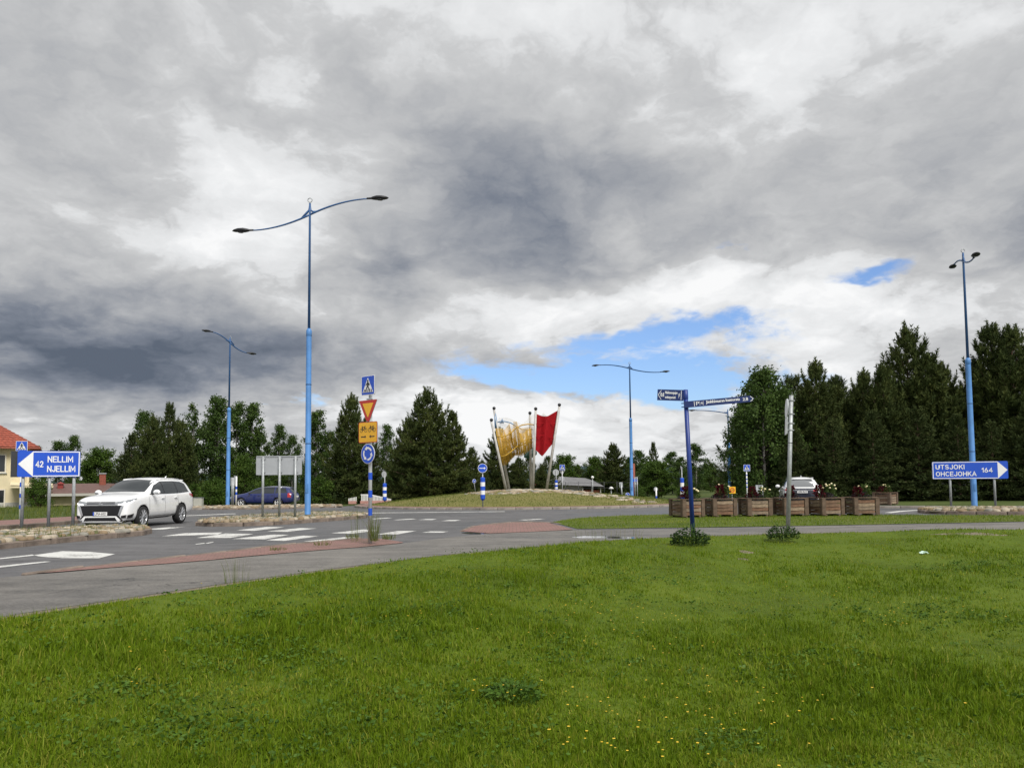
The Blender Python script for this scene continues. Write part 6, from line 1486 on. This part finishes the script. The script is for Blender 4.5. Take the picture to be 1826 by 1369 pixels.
def wheel(t, x, y, r, w_, sgn, spokes, m_rim=M_RIM, dish=.72):
    o = bpy.data.objects.new('wheel', None); link(o, t); o.location = (x, y, r)
    s = sgn; mb = MB(); mb.lathe([(r*dish, -w_/2*s), (r*.93, -w_/2*s), (r, -w_*.34*s), (r, w_*.34*s), (r*.93, w_/2*s), (r*dish, w_/2*s)], 32, 0, (0, 0, 0), 'Y'); mb.build('tyre', M_TYRE, o)
    mb = MB(); mb.lathe([(r*dish, w_*.48*s), (r*dish*.96, w_*.5*s), (r*dish*.9, w_*.40*s), (r*dish*.88, -w_*.3*s), (.001, -w_*.3*s)], 32, 0, (0, 0, 0), 'Y'); mb.build('rim', M_RIM, o) if False else None
    mr = MB(); mr.lathe([(r*dish, w_*.46*s), (r*dish*.97, w_*.50*s), (r*dish*.90, w_*.44*s), (r*dish*.87, w_*.1*s)], 32, 0, (0, 0, 0), 'Y'); mr.lathe([(.001, w_*.47*s), (r*.12, w_*.46*s), (r*.15, w_*.36*s), (r*.15, w_*.1*s)], 16, 0, (0, 0, 0), 'Y')
    for k in range(spokes):
        a = 2*math.pi*k/spokes
        for dl in ((-.085, .085) if spokes <= 10 else (0,)):
            p0 = Vector((math.cos(a)*r*.12, w_*.40*s, math.sin(a)*r*.12)); p1 = Vector((math.cos(a+dl)*r*dish*.90, w_*.42*s, math.sin(a+dl)*r*dish*.90)); mr.tube([p0, p1], [r*.032, r*.036], 4, 0, False, False)
    mr.build('rim', m_rim, o)
    md = MB(); md.lathe([(r*dish*.9, w_*.12*s), (.001, w_*.12*s)], 24, 0, (0, 0, 0), 'Y'); md.build('brake_disc', M_TRIM, o)
    return o
def sec(zb, zs, ze, zt, wb, wm, ws, we): return [(0, zb), (wb*.9, zb), (wm*.985, zb+.14), (wm, zb+.5*(zs-zb)), (wm*.985, zs-.09), (ws, zs), ((ws+we)/2+.012, (zs+ze)/2), (we, ze), (we*.55, zt-.012), (0, zt)]
def suv(label, paintm, loc, rz, plate_f=None, plate_r=None, group=None, lower=None):
    st = [(2.33, sec(.28, .72, .77, .79, .56, .68, .62, .48)), (2.315, sec(.20, .84, .89, .91, .68, .80, .75, .60)), (2.20, sec(.17, .93, .985, 1.005, .77, .87, .81, .66)), (1.95, sec(.19, .99, 1.05, 1.075, .80, .895, .845, .72)),
          (1.45, sec(.24, 1.03, 1.10, 1.135, .82, .905, .86, .74)), (1.05, sec(.24, 1.05, 1.14, 1.18, .82, .905, .865, .76)), (.78, sec(.24, 1.06, 1.28, 1.33, .82, .905, .865, .72)), (.42, sec(.24, 1.06, 1.47, 1.53, .82, .905, .87, .69)),
          (.10, sec(.24, 1.07, 1.575, 1.64, .82, .905, .87, .665)), (-.45, sec(.24, 1.08, 1.62, 1.69, .82, .905, .87, .66)), (-1.2, sec(.24, 1.10, 1.61, 1.685, .82, .905, .87, .655)), (-1.8, sec(.25, 1.11, 1.575, 1.65, .81, .90, .865, .64)),
          (-2.04, sec(.28, 1.11, 1.53, 1.62, .79, .89, .85, .62)), (-2.21, sec(.32, 1.10, 1.36, 1.43, .77, .875, .82, .60)), (-2.30, sec(.36, 1.02, 1.08, 1.10, .72, .84, .75, .56)), (-2.36, sec(.46, .86, .90, .92, .60, .72, .62, .46))]
    wr = .355; ax = (1.40, -1.27); m1, bvh = car_body(st, ax, wr, paintm)
    t = thing('parked_car' if False else 'suv', label, 'car', loc, rz, group)
    bo = bpy.data.objects.new('body', m1); link(bo, t)
    P_ = lambda mb, nm, m, par=None: mb.build(nm, m, par or t)
    P_(lay(bvh, [(-.70, 1.175), (0, 1.19), (.70, 1.175)][::1], [(-.60, 1.565), (0, 1.60), (.60, 1.565)], 'front', .006, 12, 8), 'windscreen', M_CARGLASS)
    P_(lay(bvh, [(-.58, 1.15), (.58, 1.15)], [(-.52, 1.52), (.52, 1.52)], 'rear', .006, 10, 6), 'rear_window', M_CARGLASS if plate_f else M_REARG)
    for s in (1, -1):
        P_(lay(bvh, [(.82, 1.115), (.55, 1.115), (-.02, 1.115)], [(.80, 1.16), (.42, 1.40), (-.02, 1.52)], 'side', .006, 12, 6, s), 'front_side_window', M_CARGLASS)
        P_(lay(bvh, [(-.10, 1.115), (-.95, 1.125)], [(-.10, 1.53), (-.95, 1.535)], 'side', .006, 10, 6, s), 'rear_side_window', M_CARGLASS)
        P_(lay(bvh, [(-1.04, 1.13), (-1.5, 1.14), (-1.86, 1.17)], [(-1.04, 1.53), (-1.5, 1.51), (-1.78, 1.44)], 'side', .006, 8, 6, s), 'quarter_window', M_CARGLASS)
        P_(lay(bvh, [(-.02, 1.10), (-.10, 1.10)], [(-.02, 1.52), (-.10, 1.53)], 'side', .0045, 2, 6, s), 'pillar_trim', M_TRIM)
        P_(lay(bvh, [(-.95, 1.11), (-1.04, 1.115)], [(-.95, 1.535), (-1.04, 1.53)], 'side', .0045, 2, 6, s), 'pillar_trim', M_TRIM)
        P_(lay(bvh, [(.90, 1.088), (-1.0, 1.10), (-1.92, 1.14)], [(.90, 1.112), (-1.0, 1.122), (-1.9, 1.165)], 'side', .007, 16, 1, s), 'belt_trim', M_TRIM)
        for x in (1.0, -.06, -.98): P_(lay(bvh, [(x, .36), (x-.012, .36)], [(x, 1.09), (x-.012, 1.09)], 'side', .002, 1, 8, s), 'door_gap', M_TRIM)
        P_(lay(bvh, [(.98, .34), (-.9, .34)], [(.98, .375), (-.9, .375)], 'side', .002, 12, 1, s), 'sill_gap', M_TRIM)
        P_(lay(bvh, [(1.0, .245), (-.88, .245)], [(1.0, .31), (-.88, .31)], 'side', .008, 12, 2, s), 'sill_cladding', M_TRIM if lower is None else lower)
        P_(lay(bvh, [(1.0, .985), (-1.9, 1.02)], [(1.0, 1.0), (-1.9, 1.035)], 'side', .003, 20, 1, s), 'crease_shadow', paintm) if False else None
        for x in (.12, -.80):
            mb = MB(); y = .905*s; mb.bbox((x, y+.012*s, .955), (.20, .035, .035), .012); P_(mb, 'door_handle', paintm)
        mb = MB(); mb.ball((.78, 1.02*s, 1.16), .13, 0, 12, 8, (.62, .95, .70)); mi_ = P_(mb, 'wing_mirror', paintm); mb = MB(); mb.tube([(.80, .86*s, 1.10), (.79, .95*s, 1.12)], .035, 6); P_(mb, 'mirror_arm', M_TRIM, mi_)
        mb = MB(); mb.box((.87, 1.04*s, 1.15), (.02, .12, .03)); P_(mb, 'indicator', M_LENS, mi_)
        # lamps
        P_(lay(bvh, [(.46*s, .82), (.66*s, .825), (.82*s, .85)], [(.46*s, .875), (.66*s, .90), (.81*s, .93)], 'front', .010, 8, 3), 'headlight', M_LENS)
        P_(lay(bvh, [(2.17, .845), (1.80, .945)], [(2.20, .93), (1.72, .985)], 'side', .010, 6, 2, s), 'headlight', M_LENS)
        P_(lay(bvh, [(.58*s, .775), (.81*s, .805)], [(.58*s, .805), (.825*s, .845)], 'front', .013, 6, 1), 'daytime_strip', M_DRL)
        P_(lay(bvh, [(2.22, .80), (1.90, .905)], [(2.22, .84), (1.88, .94)], 'side', .013, 6, 1, s), 'daytime_strip', M_DRL)
        P_(lay(bvh, [(2.24, .33), (1.98, .35)], [(2.25, .46), (1.95, .50)], 'side', .010, 4, 2, s), 'fog_light_surround', M_CHROME)
        P_(lay(bvh, [(2.235, .36), (2.03, .38)], [(2.24, .44), (2.01, .475)], 'side', .016, 4, 2, s), 'fog_light', M_TRIM)
        P_(lay(bvh, [(.57*s, .45), (.63*s, .43)], [(.66*s, .74), (.745*s, .755)], 'front', .016, 2, 6), 'grille_blade', M_CHROME)
        P_(lay(bvh, [(.66*s, .34), (.80*s, .35)], [(.66*s, .44), (.82*s, .47)], 'front', .010, 3, 2), 'fog_light_surround', M_CHROME)
        P_(lay(bvh, [(.68*s, .365), (.79*s, .375)], [(.68*s, .425), (.80*s, .45)], 'front', .016, 3, 2), 'fog_light', M_TRIM)
        P_(lay(bvh, [(.52*s, .93), (.83*s, .95)], [(.52*s, 1.02), (.80*s, 1.06)], 'rear', .010, 6, 2), 'tail_light', M_LIGHTR)
        P_(lay(bvh, [(-2.17, .93), (-1.90, 1.02)], [(-2.17, 1.06), (-1.88, 1.09)], 'side', .010, 4, 2, s), 'tail_light', M_LIGHTR)
        mb = MB(); pts = [bvh.ray_cast(Vector((x, .60*s, 4)), Vector((0, 0, -1)))[0]+Vector((0, 0, .035)) for x in (.0, -.5, -1.1, -1.6)]; mb.tube(pts, .018, 6); P_(mb, 'roof_rail', M_WPAINT if paintm is M_WPAINT else M_CHROME)
        for x in ax: wheel(t, x, s*.80, wr, .225, s, 10)
    P_(lay(bvh, [(-.80, .19), (-.3, .18), (.3, .18), (.80, .19)], [(-.72, .30), (-.3, .30), (.3, .30), (.72, .30)], 'front', .006, 14, 3), 'lower_lip', M_TRIM)
    P_(lay(bvh, [(-.72, .29), (.72, .29)], [(-.585, .46), (.585, .46)], 'front', .007, 14, 3), 'lower_intake', M_TRIM)
    P_(lay(bvh, [(-.585, .455), (.585, .455)], [(-.69, .765), (.69, .765)], 'front', .008, 14, 5), 'grille', M_TRIM)
    P_(lay(bvh, [(-.46, .80), (.46, .80)], [(-.47, .885), (.47, .885)], 'front', .009, 12, 2), 'upper_grille', M_TRIM)
    P_(lay(bvh, [(2.26, .15), (1.82, .18)], [(2.26, .30), (1.86, .28)], 'side', .008, 5, 3, 1), 'bumper_cladding', M_TRIM)
    for zb, zt_, w0 in ((.785, .808, .56), (.845, .862, .47)): P_(lay(bvh, [(-w0, zb), (w0, zb)], [(-w0, zt_), (w0, zt_)], 'front', .016, 12, 1), 'grille_bar', M_CHROME)
    # pale lower guard, a flat U
    P_(lay(bvh, [(-.60, .245), (.60, .245)], [(-.58, .272), (.58, .272)], 'front', .022, 12, 1), 'bumper_guard', M_WPAINT)
    P_(lay(bvh, [(-.50, .385), (.50, .385)], [(-.48, .43), (.48, .43)], 'front', .022, 12, 1), 'bumper_guard', M_WPAINT)
    for s in (1, -1): P_(lay(bvh, [(.56*s, .255), (.76*s, .215)], [(.46*s, .43), (.52*s, .43)], 'front', .020, 4, 3), 'bumper_guard', M_WPAINT)
    f = bvh.ray_cast(Vector((4, 0, .52)), Vector((-1, 0, 0)))[0]; em = bvh.ray_cast(Vector((4, 0, .83)), Vector((-1, 0, 0)))[0]
    if plate_f:
        mb = MB(); mb.box((f.x+.03, 0, .505), (.02, .46, .115)); pl = P_(mb, 'number_plate', M_PLATE)
        mb = MB(); put_sign_text(mb, plate_f, 0, 0, .36, .075, 0, 0, .17); mb.v = [(f.x+.0415-y*.5, -.17+x, .468+z) for x, y, z in mb.v]; mb.build('lettering', M_TRIM, pl)
        mb = MB(); mb.box((f.x+.032, -.21, .505), (.021, .04, .113)); mb.build('plate_band', S_BLUE, pl)
        # three-diamond badge
        mb = MB(); L_ = .062
        for a in (90, 210, 330):
            ca, sa = math.cos(R(a)), math.sin(R(a)); pts = [(0, 0), (ca*L_*.55-sa*L_*.30, sa*L_*.55+ca*L_*.30), (ca*L_*1.1, sa*L_*1.1), (ca*L_*.55+sa*L_*.30, sa*L_*.55-ca*L_*.30)]
            mb.add([(em.x+.035, y, .835+z) for y, z in pts]+[(em.x+.01, y, .835+z) for y, z in pts], [(0, 1, 2, 3), (7, 6, 5, 4)]+[(i, i+4, (i+1) % 4+4, (i+1) % 4) for i in range(4)])
        P_(mb, 'badge', M_CHROME)
    if plate_r:
        q = bvh.ray_cast(Vector((-4, 0, .88)), Vector((1, 0, 0)))[0]
        mb = MB(); mb.box((q.x-.03, 0, .90), (.02, .50, .115)); pl = P_(mb, 'number_plate', M_PLATE); mb = MB(); put_sign_text(mb, plate_r, 0, 0, .40, .075, 0, 0, .17); mb.v = [(q.x-.0415+y*.5, .20-x, .865+z) for x, y, z in mb.v]; mb.build('lettering', M_TRIM, pl)
        P_(lay(bvh, [(-.55, .985), (.55, .985)], [(-.55, 1.015), (.55, 1.015)], 'rear', .014, 8, 1), 'tailgate_strip', M_CHROME)
        P_(lay(bvh, [(-.84, .40), (.84, .40)], [(-.84, 1.08), (.84, 1.08)], 'rear', .005, 14, 8), 'tailgate_panel', M_NPAINT)
        mb = MB()
        for k in range(6): mb.box((q.x-.075, -.38+.152*k, 1.0), (.01, .05, .025))
        P_(mb, 'tailgate_letters', M_CHROME)
    sp = MB(); sp.bbox((-2.06, 0, 1.565), (.20, 1.0, .045), .018); P_(sp, 'roof_spoiler', paintm)
    mb = MB(); tp = bvh.ray_cast(Vector((-1.75, 0, 4)), Vector((0, 0, -1)))[0]; mb.tube([tp, tp+Vector((-.10, 0, .09))], [.035, .008], 6); P_(mb, 'antenna_fin', paintm)
    return t
# white car on the left: heads towards the camera
fl = Vector((-12.35, 25.3, 0)); hd = R(-92.5); fw = Vector((math.cos(hd), math.sin(hd), 0)); lf = Vector((-fw.y, fw.x, 0)); cc = fl-fw*1.40-lf*.80
suv('white SUV with number plate LPU-652 and lit daytime lights, beside the Nellim sign', M_WPAINT, (cc.x, cc.y, G(cc.x, cc.y)), hd, 'LPU-652')
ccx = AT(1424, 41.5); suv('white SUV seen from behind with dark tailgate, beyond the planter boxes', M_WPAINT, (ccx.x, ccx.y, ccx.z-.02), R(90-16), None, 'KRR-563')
def estate(label, loc, rz):
    st = [(2.30, sec(.42, .62, .66, .67, .50, .62, .58, .42)), (2.26, sec(.30, .70, .76, .78, .62, .76, .70, .55)), (2.05, sec(.20, .76, .84, .86, .72, .83, .77, .62)), (1.6, sec(.18, .82, .91, .94, .76, .86, .81, .68)), (1.15, sec(.18, .87, .97, 1.0, .77, .865, .82, .70)),
          (.90, sec(.18, .89, 1.07, 1.11, .77, .87, .82, .68)), (.50, sec(.18, .90, 1.26, 1.31, .77, .87, .82, .61)), (.12, sec(.18, .91, 1.37, 1.425, .77, .87, .82, .58)), (-.5, sec(.18, .92, 1.42, 1.48, .77, .87, .82, .57)), (-1.2, sec(.18, .93, 1.41, 1.47, .77, .87, .82, .565)),
          (-1.8, sec(.19, .94, 1.375, 1.43, .76, .865, .81, .55)), (-2.02, sec(.22, .94, 1.30, 1.36, .75, .85, .80, .54)), (-2.22, sec(.25, .92, 1.05, 1.09, .72, .83, .77, .52)), (-2.32, sec(.30, .80, .86, .88, .66, .78, .70, .5)), (-2.36, sec(.42, .66, .70, .72, .52, .64, .58, .42))]
    wr = .32; ax = (1.38, -1.30); m1, bvh = car_body(st, ax, wr, M_BPAINT); t = thing('estate_car', label, 'car', loc, rz)
    link(bpy.data.objects.new('body', m1), t); P_ = lambda mb, nm, m, par=None: mb.build(nm, m, par or t)
    P_(lay(bvh, [(-.50, 1.0), (.50, 1.0)], [(-.42, 1.38), (.42, 1.38)], 'front', .006, 10, 8), 'windscreen', M_CARGLASS); P_(lay(bvh, [(-.55, .98), (.55, .98)], [(-.48, 1.32), (.48, 1.32)], 'rear', .006, 8, 6), 'rear_window', M_CARGLASS)
    for s in (1, -1):
        P_(lay(bvh, [(.88, .945), (.5, .945), (-.05, .95)], [(.86, .98), (.42, 1.23), (-.05, 1.36)], 'side', .006, 12, 6, s), 'front_side_window', M_CARGLASS)
        P_(lay(bvh, [(-.12, .95), (-1.0, .96)], [(-.12, 1.365), (-1.0, 1.365)], 'side', .006, 8, 6, s), 'rear_side_window', M_CARGLASS)
        P_(lay(bvh, [(-1.08, .965), (-1.92, .985)], [(-1.08, 1.36), (-1.78, 1.30)], 'side', .006, 8, 6, s), 'quarter_window', M_CARGLASS)
        P_(lay(bvh, [(-1.98, .66), (-2.22, .66)], [(-1.98, .96), (-2.20, .96)], 'side', .008, 3, 4, s), 'tail_light', M_LIGHTR); P_(lay(bvh, [(2.18, .60), (1.95, .66)], [(2.20, .72), (1.88, .78)], 'side', .010, 4, 2, s), 'headlight', M_LENS)
        for x in (.95, -.08, -1.04): P_(lay(bvh, [(x, .30), (x-.012, .30)], [(x, .93), (x-.012, .93)], 'side', .002, 1, 6, s), 'door_gap', M_TRIM)
        for x in (.08, -.88): mb = MB(); mb.bbox((x, .87*s, .82), (.18, .04, .03), .01); P_(mb, 'door_handle', M_BPAINT)
        P_(lay(bvh, [(2.1, .46), (-2.1, .48)], [(2.1, .50), (-2.1, .52)], 'side', .006, 24, 1, s), 'side_moulding', M_BPAINT)
        mb = MB(); mb.ball((.72, .96*s, .98), .11, 0, 10, 6, (.6, .9, .6)); P_(mb, 'wing_mirror', M_TRIM)
        mb = MB(); pts = [bvh.ray_cast(Vector((x, .54*s, 4)), Vector((0, 0, -1)))[0]+Vector((0, 0, .03)) for x in (.0, -.5, -1.1, -1.7)]; mb.tube(pts, .016, 6); P_(mb, 'roof_rail', M_CHROME)
        for x in ax: wheel(t, x, s*.76, wr, .2, s, 5, S_WHITE, .70)
    mb = MB(); mb.box((-2.39, 0, .72), (.02, .46, .11)); P_(mb, 'number_plate', M_PLATE)
    return t
bc = AT(472, 54.5); estate('dark blue estate car facing left behind the grey sign back', (bc.x, bc.y, bc.z), R(176))
# parked vehicles glimpsed through the right-hand trees
def far_car(label, px_, d, rz, m):
    c = AT(px_, d); st = [(2.0, sec(.4, .65, .7, .72, .5, .65, .6, .4)), (1.7, sec(.25, .8, .86, .88, .7, .8, .75, .6)), (.9, sec(.25, .9, .98, 1.0, .75, .85, .8, .66)), (.2, sec(.25, .92, 1.38, 1.44, .75, .85, .8, .58)), (-1.2, sec(.25, .92, 1.40, 1.46, .75, .85, .8, .58)), (-1.9, sec(.3, .9, 1.1, 1.15, .7, .82, .76, .55)), (-2.05, sec(.45, .7, .74, .76, .5, .65, .6, .4))]
    m1, bvh = car_body(st, (1.2, -1.2), .31, m); t = thing('parked_car', label, 'car', c, rz, 'white cars parked beyond the right-hand trees'); link(bpy.data.objects.new('body', m1), t)
    for s in (1, -1):
        lay(bvh, [(.6, .96), (-1.6, .96)], [(.2, 1.32), (-1.3, 1.32)], 'side', .006, 8, 4, s).build('side_window', M_CARGLASS, t)
        for x in (1.2, -1.2): wheel(t, x, s*.74, .31, .2, s, 5, M_RIM)
    lay(bvh, [(-.55, 1.0), (.55, 1.0)], [(-.5, 1.34), (.5, 1.34)], 'front', .006, 6, 4).build('windscreen', M_CARGLASS, t)
far_car('white car glimpsed low between the Utsjoki sign post and the right lamp', 1713, 60, R(95), M_WPAINT)
far_car('pale car mostly hidden behind the dark trees left of the Utsjoki sign', 1668, 61, R(80), M_WPAINT)
